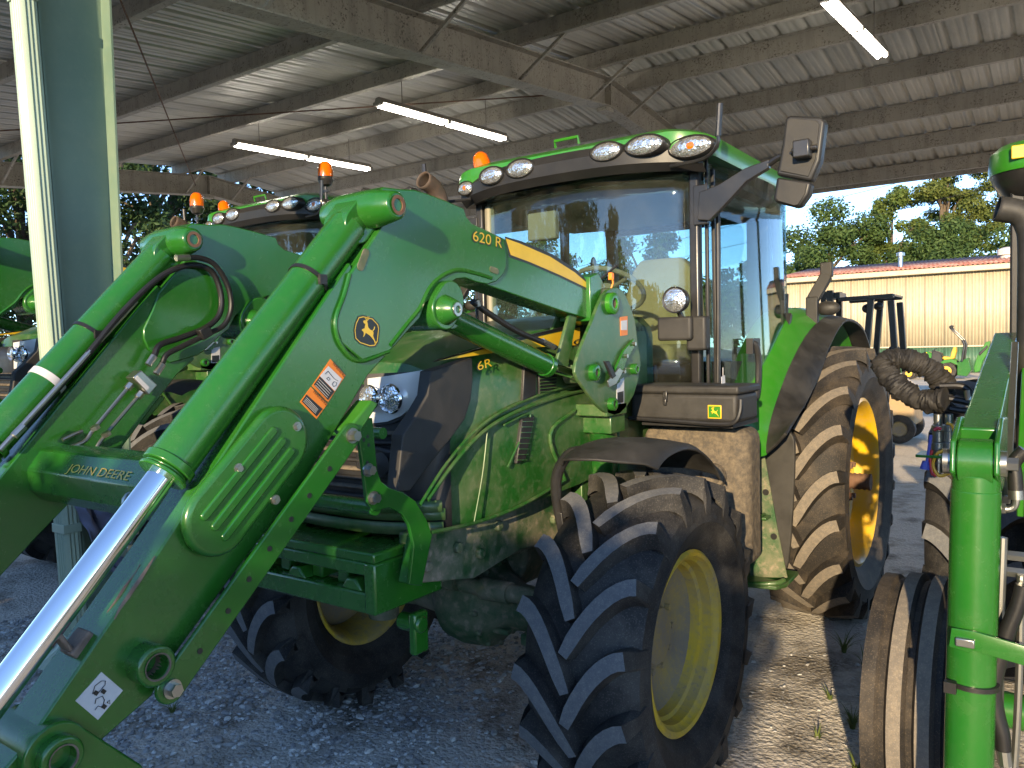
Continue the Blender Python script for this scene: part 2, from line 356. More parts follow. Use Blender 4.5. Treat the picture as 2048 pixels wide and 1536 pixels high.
for xr in (-10.6, -2.48, 5.8):
    b = SB()
    for ya, yb in ((Y0+.1, YR), (YR, Y1-.1)):
        for (w, t0, t1) in ((.004, -.335, -.012), ):
            b.add([(xr+a*w, y, zt(y)+t) for a in (-1, 1) for y in (ya, yb) for t in (t0, t1)], [(0,1,3,2),(4,6,7,5),(0,4,5,1),(2,3,7,6),(0,2,6,4),(1,5,7,3)])
        for t0, t1 in ((-.35, -.335), (-.012, 0)):
            b.add([(xr+a*.095, y, zt(y)+t) for a in (-1, 1) for y in (ya, yb) for t in (t0, t1)], [(0,1,3,2),(4,6,7,5),(0,4,5,1),(2,3,7,6),(0,2,6,4),(1,5,7,3)])
    b.box((xr-.088, YR-.012, zt(YR)-.334), (xr+.088, YR+.012, zt(YR)-.012))
    b.box((xr-.07, YR-.09, zt(YR)-.40), (xr+.07, YR+.09, zt(YR)-.35))
    for k in range(4): b.cyl((xr-.05+.1*(k % 2), YR-.02, zt(YR)-.09-.17*(k//2)), (xr-.05+.1*(k % 2), YR+.02, zt(YR)-.09-.17*(k//2)), .014, n=8)
    b.build('rafter', BEAM)
PY = (-.62, .86, 2.48, 3.98, 5.43, 6.36, 7.66, 8.98, 10.28, 11.55)
for y in PY:
    b = SB(); z0 = zt(y)+.002; h = .2; sgn = 1 if y < YR else -1
    b.box((XA, y-.002, z0), (XB, y+.002, z0+h))                               # web of the Z section
    b.box((XA, y-.065 if sgn > 0 else y, z0-.001), (XB, y if sgn > 0 else y+.065, z0+.003))
    b.box((XA, y if sgn > 0 else y-.065, z0+h-.003), (XB, y+.065 if sgn > 0 else y, z0+h+.001))
    ly = y-.065 if sgn > 0 else y+.065
    b.box((XA, ly-.002, z0), (XB, ly+.002, z0+.022))
    for xr in (-10.6, -2.48, 5.8):
        for dx in (-.45, -.41, .41, .45):
            for dz in (.06, .13): b.cyl((xr+dx, y-.008, z0+dz), (xr+dx, y+.008, z0+dz), .009, n=6)
    b.build('purlin', PURL)
# corrugated sheets, one object each, sharing one mesh per slope
def sheet_profile(w=.914):
    p = []
    for k in range(3):
        o = -w/2 + k*w/3
        p += [(o+.0, 0), (o+.045, 0), (o+.066, .034), (o+.096, .034), (o+.117, 0), (o+.18, 0), (o+.19, .006), (o+.21, .006), (o+.22, 0), (o+.25, 0), (o+.26, .006), (o+.28, .006), (o+.29, 0)]
    return p + [(w/2+.01, 0)]
first = {}
for sgn, ya, yb in ((1, Y0-.12, YR+.02), (-1, YR-.02, Y1+.1)):
    nsh = int((XB-XA)/.914)
    for k in range(nsh):
        xc = XA+.46+k*.914; lift = .206+.004*(k % 2)
        if sgn not in first:
            b = MB(); pr = sheet_profile()
            b.rings([[(x, y-YR, zt(y)+z) for x, z in pr] for y in (ya, ya*.5+yb*.5, yb)], closed=False)
            o = b.build('roof_panel', SHEET, shed, solid=.0016, ang=12); first[sgn] = o
        else:
            o = first[sgn].copy(); COL.objects.link(o)
        o.location = (xc-SO.x, 0, lift)
# columns: tapered I sections with a downspout on the front ones
def column(xr, yin, yo0, yo1, spout):
    """tapered I section: yin = straight flange, yo0/yo1 = sloping flange at foot and head"""
    b = SB(); t = zt(yin)-.34; n = .10; T = .012
    b.add([(xr+a*.004, y, z) for a in (-1, 1) for (y, z) in ((yo0, 0), (yin, 0), (yin, t), (yo1, t))], [(0,1,2,3),(7,6,5,4),(0,4,5,1),(1,5,6,2),(2,6,7,3),(3,7,4,0)])
    for (ya, yb) in ((yo0, yo1), (yin, yin)):
        b.add([(xr+a*n, y+c*T, z) for a in (-1, 1) for c in (-.5, .5) for (y, z) in ((ya, 0), (yb, t+.1))], [(0,1,3,2),(4,6,7,5),(0,4,5,1),(2,3,7,6),(0,2,6,4),(1,5,7,3)])
    b.box((xr-.13, min(yo0, yin)-.06, -.02), (xr+.13, max(yo0, yin)+.06, .018))
    for q in (-1, 1):
        for yy in (yo0*.8+yin*.2, yo0*.2+yin*.8): b.cyl((xr+q*.06, yy, .015), (xr+q*.06, yy, .05), .016, n=6)
    c = b.build('column', COLM)
    if spout:
        s = SB(); pr = []                                                       # ribbed rectangular pipe
        w, d = .062, .042
        for i in range(5): pr.append((w-.004-i*.024, -d)); pr.append((w-.012-i*.024, -d-.007 if i < 4 else -d))
        pr += [(-w, -d), (-w, d)] + [(w, d)]
        for i in range(3): pr += [(w, d-.012-i*.022), (w+.007, d-.018-i*.022)]
        yc = lambda z: yo0+(yo1-yo0)*z/4.1-.062
        s.rings([[(xr+.06+p, yc(z)+q, z) for p, q in pr] for z in (.16, 4.15)])
        s.rings([[(xr+.06+p, yc(.1)+q-k*.05, z) for p, q in pr] for k, z in ((0, .16), (1.0, .10), (3.2, .03))])
        for z in (.75, 3.62): s.box((xr+.06-w-.004, yc(z)-d-.01, z), (xr+.06+w+.011, yc(z)+d+.004, z+.05))
        s.build('downspout', SPOUTM, c, bevel=.003)
for xr in (-10.6, -2.48, 5.8):
    column(xr, -.25, -.52, -.66, True); column(xr, Y1-.45, Y1-.18, Y1-.05, False)
# flange braces and sway rods
for xr in (-10.6, -2.48, 5.8):
    for y in PY[1:-1]:
        for q in (-1, 1):
            b = SB(); b.bar((xr+q*.05, y, zt(y)-.33), (xr+q*.62, y, zt(y)+.02), .03, .03, up=(0,1,0)); b.build('flange_brace', PURL)
def rod(p, q, r=.008):
    b = SB(); b.cyl(p, q, r, n=6); b.build('brace_rod', RUST)
rod((-2.5, -.3, zt(-.3)-.05), (-10.5, 5.6, zt(5.6)-.2)); rod((-10.5, -.3, zt(-.3)-.05), (-2.5, 5.6, zt(5.6)-.2))
b = SB(); b.box((XA, Y0-.30, zt(Y0)+.10), (XB, Y0-.17, zt(Y0)+.22)); b.build('gutter', SPOUTM, bevel=.01)
b = SB(); b.box((XA, Y1+.02, zt(Y1)-.02), (XB, Y1+.05, zt(Y1)+.21)); b.build('eave_trim', PURL)

# fluorescent strip lights hanging from the purlins
TUBE = emit('lit_tube', (.93,.97,1.0), 8.0); HOUS = plastic('lamp_housing', (.30,.28,.25), .5, .5, (.15,.12,.09))
def strip(px0, py0, px1, py1, z, where):
    p, q = at(px0, py0, z=z), at(px1, py1, z=z); c = (p+q)/2; d = q-p; L = d.length; rz = math.atan2(d.y, d.x)-PI/2
    r = empty('strip_light', c, rz); tag(r, 'lit fluorescent strip light hanging '+where, 'light', 'fluorescent strip lights under the roof')
    b = MB(); b.prism([(-.055, .03), (.055, .03), (.03, .085), (-.03, .085)], -L/2, L/2, 'y')
    for yy in (-L/2+.01, 0, L/2-.01): b.box((-.06, yy-.025, -.005), (.06, yy+.025, .035))
    for yy in (-L*.33, L*.33): b.cyl((0, yy, .08), (0, yy, 4.9-z), .006, n=6)
    b.build('housing', HOUS, r, bevel=.004)
    for hy in (-1, 1):
        for hx in (-.034, .034):
            b = MB(); b.cyl((hx, hy*.035, .0), (hx, hy*(L/2-.035), .0), .0165, n=12); b.build('tube', TUBE, r)
strip(755, 210, 1010, 280, 4.45, 'above the rusty exhaust pipe of the toolbox tractor'); strip(467, 290, 740, 340, 4.5, 'above the cab of the farther loader tractor'); strip(1652, 0, 1765, 115, 4.45, 'above the big cab mirror')

# ------------------------------------------------------------------ wheels
def ag_tyre(R, Rb, Wd, rim, bw, nlug, parent, mats, hw=.030, sweep=.62, name='tyre', seed=0):
    b = MB(); w = Wd/2
    prof = [(-bw, rim), (-bw*1.06, rim+.02), (-w*.86, rim+(Rb-rim)*.24), (-w*.885, rim+(Rb-rim)*.27), (-w*.90, rim+(Rb-rim)*.30), (-w*1.0, rim+(Rb-rim)*.50), (-w*1.012, rim+(Rb-rim)*.52), (-w*1.0, rim+(Rb-rim)*.55), (-w*.985, rim+(Rb-rim)*.76), (-w*.90, Rb-.052), (-w*.72, Rb-.022), (-w*.4, Rb-.006), (0, Rb)]
    prof = prof + [(-x, r) for x, r in prof[-2::-1]]
    b.lathe(prof, n=72, caps=(False, False))
    rng = random.Random(seed)
    for side in (-1, 1):
        for k in range(nlug):
            a0 = 2*PI*k/nlug + (PI/nlug if side > 0 else 0) + rng.uniform(-.004, .004); secs = []
            path = []
            for i in range(9):
                t = i/8; u = side*(-.006 + w*.955*t); al = a0 + sweep*(1-(1-t)**1.75)*w/R*1.75
                path.append((u, al))
            for i, (u, al) in enumerate(path):
                u0, a_0 = path[max(i-1, 0)]; u1, a_1 = path[min(i+1, 8)]
                du, ds = u1-u0, (a_1-a_0)*R; L = math.hypot(du, ds); nu, ns = -ds/L, du/L
                f = (abs(u)/w); rt = R-.016*f*f; rb = Rb-.012-.05*f**4; h = hw*(1.0+.25*f)
                if i == 0: h *= .78
                sec = []
                for q, r, k2 in ((-1, rb, 1.45), (-1, rt, 1.0), (1, rt, 1.0), (1, rb, 1.45)):
                    uu = u+nu*h*q*k2; aa = al+ns*h*q*k2/R; sec.append((uu, -r*math.cos(aa), r*math.sin(aa)))
                secs.append(sec)
            u, al = path[-1]; sec = []                         # shoulder end runs down onto the sidewall
            for q, r, k2, du in ((-1, Rb-.10, 1.5, .02), (-1, R-.085, 1.2, .018), (1, R-.085, 1.2, .018), (1, Rb-.10, 1.5, .02)):
                aa = al+hw*q*k2/R; sec.append((u+side*du*1.0, -r*math.cos(aa), r*math.sin(aa)))
            secs.append(sec)
            if side < 0: secs = [s_[::-1] for s_ in secs]
            o = len(b.v); b.v += [p for s_ in secs for p in s_]
            for i in range(len(secs)-1):
                for j in range(4):
                    k4 = (j+1) % 4
                    if j == 3: continue
                    b.f.append((o+i*4+j, o+i*4+k4, o+(i+1)*4+k4, o+(i+1)*4+j)); b.m.append(1 if (j == 1 and i < len(secs)-2) else 0)
            b.f.append((o+3, o+2, o+1, o)); b.m.append(0); e = o+(len(secs)-1)*4; b.f.append((e, e+1, e+2, e+3)); b.m.append(0)
    return b.build(name, mats, parent, ang=30)
def wheel(name, root, loc, R, Rb, Wd, rim, bw, nlug, rimprof, discprof, mats, rmats, side, hub=None, seed=0, **k):
    d = MB(); d.lathe(discprof, n=48, caps=(False, True))
    if hub: hub(d)
    w = d.build(name, rmats[1], root, loc=loc, ang=40); w.scale = (side, 1, 1)
    r = MB(); r.lathe(rimprof, n=56, caps=(False, False)); r.build('rim', rmats[0], w, solid=.008, ang=50)
    ag_tyre(R, Rb, Wd, rim, bw, nlug, w, mats, seed=seed, **k)
    return w

tr = empty('tractor', (0, 0, 0)); tag(tr, 'green loader tractor with yellow rims, big lugged tyres and black toolbox, parked under the shed', 'tractor', 'loader tractors under the shed')
FR = [(.150, .330), (.160, .338), (.166, .330), (.162, .320), (.145, .315), (.138, .303), (.100, .298), (.092, .284), (.055, .280), (.03, .276), (-.05, .275), (-.10, .29), (-.14, .31), (-.155, .33)]
FD = [(.062, .283), (.048, .262), (.028, .225), (.022, .15), (.026, .115), (.05, .105), (.052, .0)]
def fhub(d):
    for k in range(10):
        a = 2*PI*k/10; d.cyl((.015, .135*math.cos(a), .135*math.sin(a)), (.045, .135*math.cos(a), .135*math.sin(a)), .013, n=6)
for sd in (1, -1):
    wheel('front_wheel', tr, (sd*.832, 0, .605), .625, .580, .445, .315, .14, 17, FR, FD, [RUBBER, LUGTOP], [YELLOW_F, YELLOW_D], sd, fhub, seed=sd, sweep=.66, hw=.0235)
RR = [(.17, .515), (.186, .525), (.192, .51), (.175, .495), (.15, .487), (.10, .478), (.07, .455), (.02, .45), (-.08, .455), (-.14, .487), (-.18, .51)]
RD = [(.06, .462), (.04, .44), (.02, .38), (.03, .30), (.055, .24), (.05, .17), (.045, .0)]
def rhub(d):
    d.lathe([(.04, .16), (.075, .15), (.08, .10), (.08, .0)], n=10)
    for k in range(8):
        a = 2*PI*k/8; d.cyl((.04, .21*math.cos(a), .21*math.sin(a)), (.075, .21*math.cos(a), .21*math.sin(a)), .016, n=6)
for sd in (1, -1):
    w = wheel('rear_wheel', tr, (sd*.90, 2.56, .83), .855, .805, .50, .50, .17, 20, RR, RD, [RUBBER_T, LUGTOP_T], [YELLOW, YELLOW], sd, rhub, seed=9+sd, sweep=.66, hw=.026)
    b = MB(); b.cyl((-.3, 0, 0), (.235, 0, 0), .048, n=18); b.box((.07, -.075, -.14), (.10, .075, .14))
    for k in range(5): b.cyl((.24-.03*k, 0, 0), (.228-.03*k, 0, 0), .052, n=18)
    for q in (-1, 1):
        for h in (-.1, .1): b.cyl((.09, q*.04, h), (.14, q*.04, h), .018, n=6)
    b.build('axle_stub', RUST, w)

# ------------------------------------------------------------------ chassis, axle, bumper
def part(b, name, mats, parent=tr, **k): return b.build(name, mats, parent, **k)
b = MB()                                                     # front axle housing
b.lathe([(-.60, .07), (-.52, .10), (-.35, .085), (-.20, .10), (-.14, .15), (-.10, .185), (-.02, .20), (.10, .19), (.13, .15), (.22, .10), (.40, .085), (.52, .10), (.60, .07)], (0, .02, .60), n=28)
for k in range(12):
    a = 2*PI*k/12; b.cyl((.09, .02+.178*math.cos(a), .60+.178*math.sin(a)), (.125, .02+.178*math.cos(a), .60+.178*math.sin(a)), .014, n=6)
b.prism([(-.09, .60), (-.12, .78), (-.06, .86), (.08, .86), (.14, .78), (.10, .60)], -.16, .02); b.box((.02, -.03, .74), (.045, .03, .9)); b.box((.15, -.09, .505), (.23, .06, .53)); b.box((.28, -.07, .47), (.34, .02, .52))
part(b, 'front_axle', GREEN_M, bevel=.008)
b = MB(); b.cyl((-.52, -.16, .72), (.02, -.16, .72), .035, n=16); b.cyl((.05, -.16, .72), (.52, -.16, .72), .035, n=16); b.cyl((.16, -.16, .72), (.30, -.16, .72), .045, n=16); b.cyl((-.62, -.16, .72), (.62, -.16, .72), .018, n=12); part(b, 'steering_cylinder', GREEN_M)
for sd in (1, -1):
    b = MB(); b.cyl((sd*.58, 0, .42), (sd*.58, 0, .80), .075, .065, n=16); b.box((sd*.58-.05, -.18, .66), (sd*.58+.05, .05, .74)); b.cyl((sd*.55, 0, .605), (sd*.80, 0, .605), .12, .15, n=20); part(b, 'steering_knuckle', GREEN_M, bevel=.006)
b = MB()                                                     # frame rails and engine block, mud caked
for q in (-1, 1): b.prism([(-.80, .93), (-.80, 1.10), (-.2, 1.13), (.6, 1.16), (1.2, 1.16), (1.2, .92), (.5, .84), (-.15, .90), (-.45, .86)], q*.30, q*.345)
for y, z in ((-.72, 1.02), (-.72, .97), (-.55, 1.0), (-.3, 1.03), (.1, .98), (-.42, .95)):
    b.cyl((.34, y, z), (.365, y, z), .022, n=6)
part(b, 'frame_rail', GREEN_M, bevel=.006)
b = MB(); b.box((-.27, -.55, .85), (.27, .9, 1.55)); b.cyl((0, .1, .80), (0, 1.6, .80), .2, n=20); b.box((-.30, .9, .62), (.30, 2.6, 1.25)); b.cyl((-.85, 2.56, .83), (.85, 2.56, .83), .13, n=20); b.box((-.4, 2.2, .6), (.4, 2.9, 1.2)); part(b, 'engine_block', GREEN_M, bevel=.02)
b = MB()                                                     # front weight carrier / bumper
P1 = [(-.40, -.955), (.335, -.955), (.335, -.80), (.31, -.62), (-.37, -.62), (-.40, -.80)]
b.prism(P1, 1.03, 1.065, 'z'); b.prism([(-.40, -.952), (.33, -.952), (.33, -.90), (-.40, -.90)], .985, 1.03, 'z')
b.box((.285, -.953, .86), (.335, -.62, 1.03)); b.box((-.40, -.953, .86), (-.35, -.62, 1.03))
b.box((-.35, -.94, .855), (.285, -.86, .925)); b.box((-.35, -.70, .86), (.285, -.63, 1.03))
for x in (-.20, -.03, .10): b.box((x, -.90, .925), (x+.055, -.66, 1.03))
for x in (-.12, .16): b.prism([(x, .925), (x+.10, .925), (x+.07, .965), (x+.03, .965)], -.94, -.86, 'y')
b.cyl((.30, -.80, .80), (.40, -.80, .80), .03, n=12); b.box((.36, -.83, .70), (.39, -.76, .84))
part(b, 'front_bumper', GREEN, bevel=.008)

# ------------------------------------------------------------------ hood
def hy(x): return -.80 + .15*(abs(x)/.42)**3                 # plan curve of the nose
def hood_ring(y, w, zb, ztp, sh):
    pts = []
    for q in (1, -1):
        seg = [(w*.985, zb), (w, zb+(ztp-zb)*.35), (w, ztp-sh*1.25), (w*.965, ztp-sh*.75), (w*.86, ztp-sh*.3), (w*.6, ztp-.012), (0, ztp)]
        pts += [(q*a, y, c) for a, c in (seg if q > 0 else seg[-2::-1])]
    return pts
b = MB()
b.rings([hood_ring(y, w, zb, zt_, s) for y, w, zb, zt_, s in ((-.72, .33, 1.10, 1.60, .15), (-.66, .385, 1.10, 1.68, .14), (-.5, .41, 1.09, 1.745, .13), (-.2, .42, 1.10, 1.80, .12), (.2, .425, 1.12, 1.845, .11), (.6, .425, 1.16, 1.875, .10), (.96, .42, 1.2, 1.89, .10))], closed=True)
hood = part(b, 'hood', GREEN_D, ang=28)
def hsurf(px, py, off=0.0):                                   # pixel -> point on the nose surface
    p = at(px, py, y=-.75)
    for _ in range(6): p = at(px, py, y=hy(p.x)-off)
    return p
def nose_patch(poly, off, thick, name, mat_, par, bev=0, cen=None):
    pts = [hsurf(a, b_, off) for a, b_ in poly]; n = len(pts); c = sum(pts, Vector())/n
    v = pts + [p+Vector((0, thick, 0)) for p in pts] + [c - Vector((0, .01, 0))]
    f = [(i, (i+1) % n, 2*n) for i in range(n)] + [((i+1) % n, i, i+n, (i+1) % n+n) for i in range(n)]
    b = MB(); b.add(v, f); o = b.build(name, mat_, par, ang=45); 
    if bev: md = o.modifiers.new('bevel', 'BEVEL'); md.width = bev; md.segments = 2
    return o
b = MB(); HW = .41                                            # dark nose / grille shell
b.grid(lambda u, v: (lambda x: (x, hy(x)+.012, 1.10+.50*v))(-HW+2*HW*u), 20, 6, flip=True); grille = part(b, 'grille_shell', BLACK, solid=.01)
for k in range(9):
    b = MB(); z = 1.17+.032*k; b.grid(lambda u, v: (lambda x: (x, hy(x)-.004+.01*v, z+.012*v))(-.30+.60*u), 16, 1, flip=True); part(b, 'grille_slat', BLACK_D if k % 2 else TANKM, grille, solid=.006)
LG = [(735, 757), (775, 752), (818, 745), (858, 738), (858, 758), (850, 778), (838, 797), (822, 815), (802, 832), (775, 843), (735, 848)]
for q in (1, -1):
    o = nose_patch(LG, .012, .03, 'headlight', REFLECTOR, tr)
    if q < 0: o.scale = (-1, 1, 1)
    fr = nose_patch([(728, 748)] + [(a+8, b_+4) for a, b_ in LG[3:]] + [(728, 858)], .004, .02, 'headlight_surround', BLACK, o)
    for px, py, r in ((790, 797, .052), (748, 795, .045)):
        c = hsurf(px, py, .018); b = MB(); b.lathe([(-.022, r), (-.03, r*.93), (-.012, r*.88), (.008, r*.5), (.012, .001)], c, 'y', 24, (False, False)); b.build('lamp_ring', CHROME, o)
        b = MB(); b.lathe([(-.020, r*.9), (-.027, r*.5), (-.029, .001)], c, 'y', 24, (False, False)); b.build('lens', LENS, o, ang=60)
b = MB(); b.prism([(.10, 1.40), (.10, 1.30), (.20, 1.27), (.33, 1.29), (.345, 1.345), (.34, 1.37)], -.80, -.74, 'y'); o = part(b, 'lower_lamp', BLACK, bevel=.01)
b = MB(); b.lathe([(-.01, .04), (-.02, .02), (-.022, .001)], (.235, -.80, 1.33), 'y', 18, (False, False)); b.build('lens', BLACK_D, o)
b = MB()
for i, (z, d) in enumerate(((1.085, .0), (1.13, .012), (1.16, -.004))):
    b.grid(lambda u, v: (lambda x: (x, hy(x)-.012+d, z+.04*v))(-.40+.80*u), 16, 1, flip=True)
part(b, 'nose_panel', GREEN_D, solid=.012)
# black side screens, vents and panel lines on the hood flank
XS = .428
def flank(poly, off, th, name, mat_, par=hood, bev=.004, k=0):
    p = yz(poly, XS+off)
    if k: p = smooth2(p, k)
    b = MB(); b.prism(p, XS+off-th, XS+off); o = b.build(name, mat_, par, bevel=bev); 
    c = o.copy(); COL.objects.link(c); c.scale = (-1, 1, 1); return o
flank([(862, 742), (945, 716), (946, 760), (942, 800), (930, 838), (900, 880), (862, 925), (820, 982), (795, 985), (800, 930), (806, 870), (832, 832), (856, 790)], .003, .05, 'side_screen', BLACK_D)
flank([(1050, 722), (1074, 712), (1072, 790), (1046, 803)], .004, .02, 'intake_vent', BLACK)
v1 = flank([(1078, 730), (1120, 716), (1112, 778), (1080, 790)], .004, .02, 'intake_vent', BLACK)
flank([(1045, 838), (1070, 832), (1052, 920), (1034, 928)], .005, .02, 'intake_vent', BLACK)
for i in range(8):
    b = MB()
    for (xa, ya, xb, yb) in ((1080, 738+i*6.6, 1113, 727+i*6.6), (1046-i*1.5, 843+i*11, 1068-i*2, 835+i*11)):
        p, q = at(xa, ya, x=XS+.009), at(xb, yb+8, x=XS+.009); b.cyl(p, q, .0022, n=5)
    b.build('vent_slat', GREEN_D, hood)
flank([(873, 722), (1000, 690), (1160, 655), (1160, 690), (1080, 694), (985, 706)], .0015, .01, 'yellow_stripe', YDECAL, bev=0)
flank([(868, 724), (1000, 684), (1165, 645), (1165, 652), (1000, 690), (880, 718)], .004, .012, 'hood_trim', BLACK, bev=0)
def ridge(pts, r, mat_=GREEN_D, par=hood, x=XS, name='panel_ridge'):
    b = MB(); b.tube([at(a, c, x=x) for a, c in pts], r, 8, smooth=5); o = b.build(name, mat_, par); c = o.copy(); COL.objects.link(c); c.scale = (-1, 1, 1)
ridge([(855, 1000), (905, 930), (965, 865), (1030, 825), (1110, 795), (1170, 780)], .008)
ridge([(840, 1010), (895, 925), (955, 858), (1020, 815), (1100, 783), (1165, 768)], .006)
ridge([(975, 862), (965, 950), (948, 1046)], .003); ridge([(862, 1065), (948, 1046), (1040, 1012), (1130, 960)], .007); ridge([(1008, 850), (1060, 828), (1040, 880), (1015, 935)], .004)
ridge([(1130, 960), (1100, 870), (1150, 820)], .008)

# ------------------------------------------------------------------ text and emblems (flat decals)
def text(s, p0, p1, h, mat_, name, par, thick=.0012, out=None, shear=0):
    """lettering whose baseline runs p0 -> p1, h = cap height; out = facing direction"""
    cu = D.curves.new('t', 'FONT'); cu.body = s; cu.size = 1; cu.extrude = 0; cu.shear = shear
    o = D.objects.new('t', cu); COL.objects.link(o); dg = bpy.context.evaluated_depsgraph_get(); dg.update(); me = D.meshes.new_from_object(o.evaluated_get(dg)); D.objects.remove(o); D.curves.remove(cu)
    xs_ = [v.co.x for v in me.vertices]; x0, x1 = min(xs_), max(xs_); y1 = max(v.co.y for v in me.vertices)
    p0, p1 = Vector(p0), Vector(p1); ex = (p1-p0).normalized(); ez = Vector(out).normalized(); ey = ez.cross(ex).normalized(); Wd = (p1-p0).length
    for v in me.vertices: c = v.co.copy(); v.co = p0 + ex*((c.x-x0)/(x1-x0)*Wd) + ey*(c.y/y1*h) + ez*thick
    me.name = name; me.materials.clear(); me.materials.append(mat_); o = D.objects.new(name, me); COL.objects.link(o); o.parent = par; return o
def flat(poly, x, th, name, mat_, par, bev=0):
    b = MB(); b.prism(yz(poly, x), x-th, x); return b.build(name, mat_, par, bevel=bev)
def stag(par, org, ex, ey, s, mat_, n):
    """leaping deer in local 2D, org = centre"""
    body = [(-.42,.02),(-.30,.10),(-.20,.14),(-.17,.30),(-.26,.33),(-.30,.40),(-.22,.44),(-.10,.44),(-.04,.34),(.0,.20),(.12,.12),(.26,.10),(.32,.02),(.30,-.08),(.36,-.18),(.46,-.30),(.50,-.44),(.44,-.40),(.36,-.26),(.22,-.16),(.12,-.10),(.0,-.06),(-.12,-.02),(-.18,-.14),(-.26,-.20),(-.22,-.10),(-.24,.0),(-.36,.06)]
    b = MB(); P = lambda q: Vector(org)+Vector(ex)*q[0]*s+Vector(ey)*q[1]*s
    def poly(pts, d=.0012):
        v = [P(q)+Vector(n)*d for q in pts]; b.add(v, [tuple(range(len(v)))])
    poly(body); poly([(.28,.08),(.36,.16),(.38,.26),(.33,.27),(.31,.17),(.25,.12)])
    for a in ([(-.14,.43),(-.20,.56),(-.17,.57),(-.11,.44)], [(-.12,.43),(-.08,.60),(-.05,.60),(-.09,.43)], [(-.10,.45),(.02,.54),(.04,.52),(-.08,.42)], [(-.17,.5),(-.28,.55),(-.27,.57),(-.16,.53)], [(-.07,.53),(.02,.62),(.03,.60),(-.05,.50)]): poly(a)
    return b.build('deer_emblem', mat_, par)

text('6R', at(955, 741, x=XS+.002), at(983, 732, x=XS+.002), .030, YDECAL, 'lettering', hood, out=(1, 0, 0), thick=.0032)
text('6R', at(953, 743, x=XS+.002), at(985, 733, x=XS+.002), .035, INK, 'lettering_outline', hood, out=(1, 0, 0), thick=.0022)  # dark printed outline behind the yellow letters
text('110', at(1093, 753, x=XS+.002), at(1120, 746, x=XS+.002), .020, YDECAL, 'lettering', hood, out=(1, 0, 0), thick=.0032)
text('JOHN DEERE', at(1135, 693, x=XS+.002), at(1290, 660, x=XS+.002), .022, INK, 'lettering', hood, out=(1, 0, 0), thick=.0032)
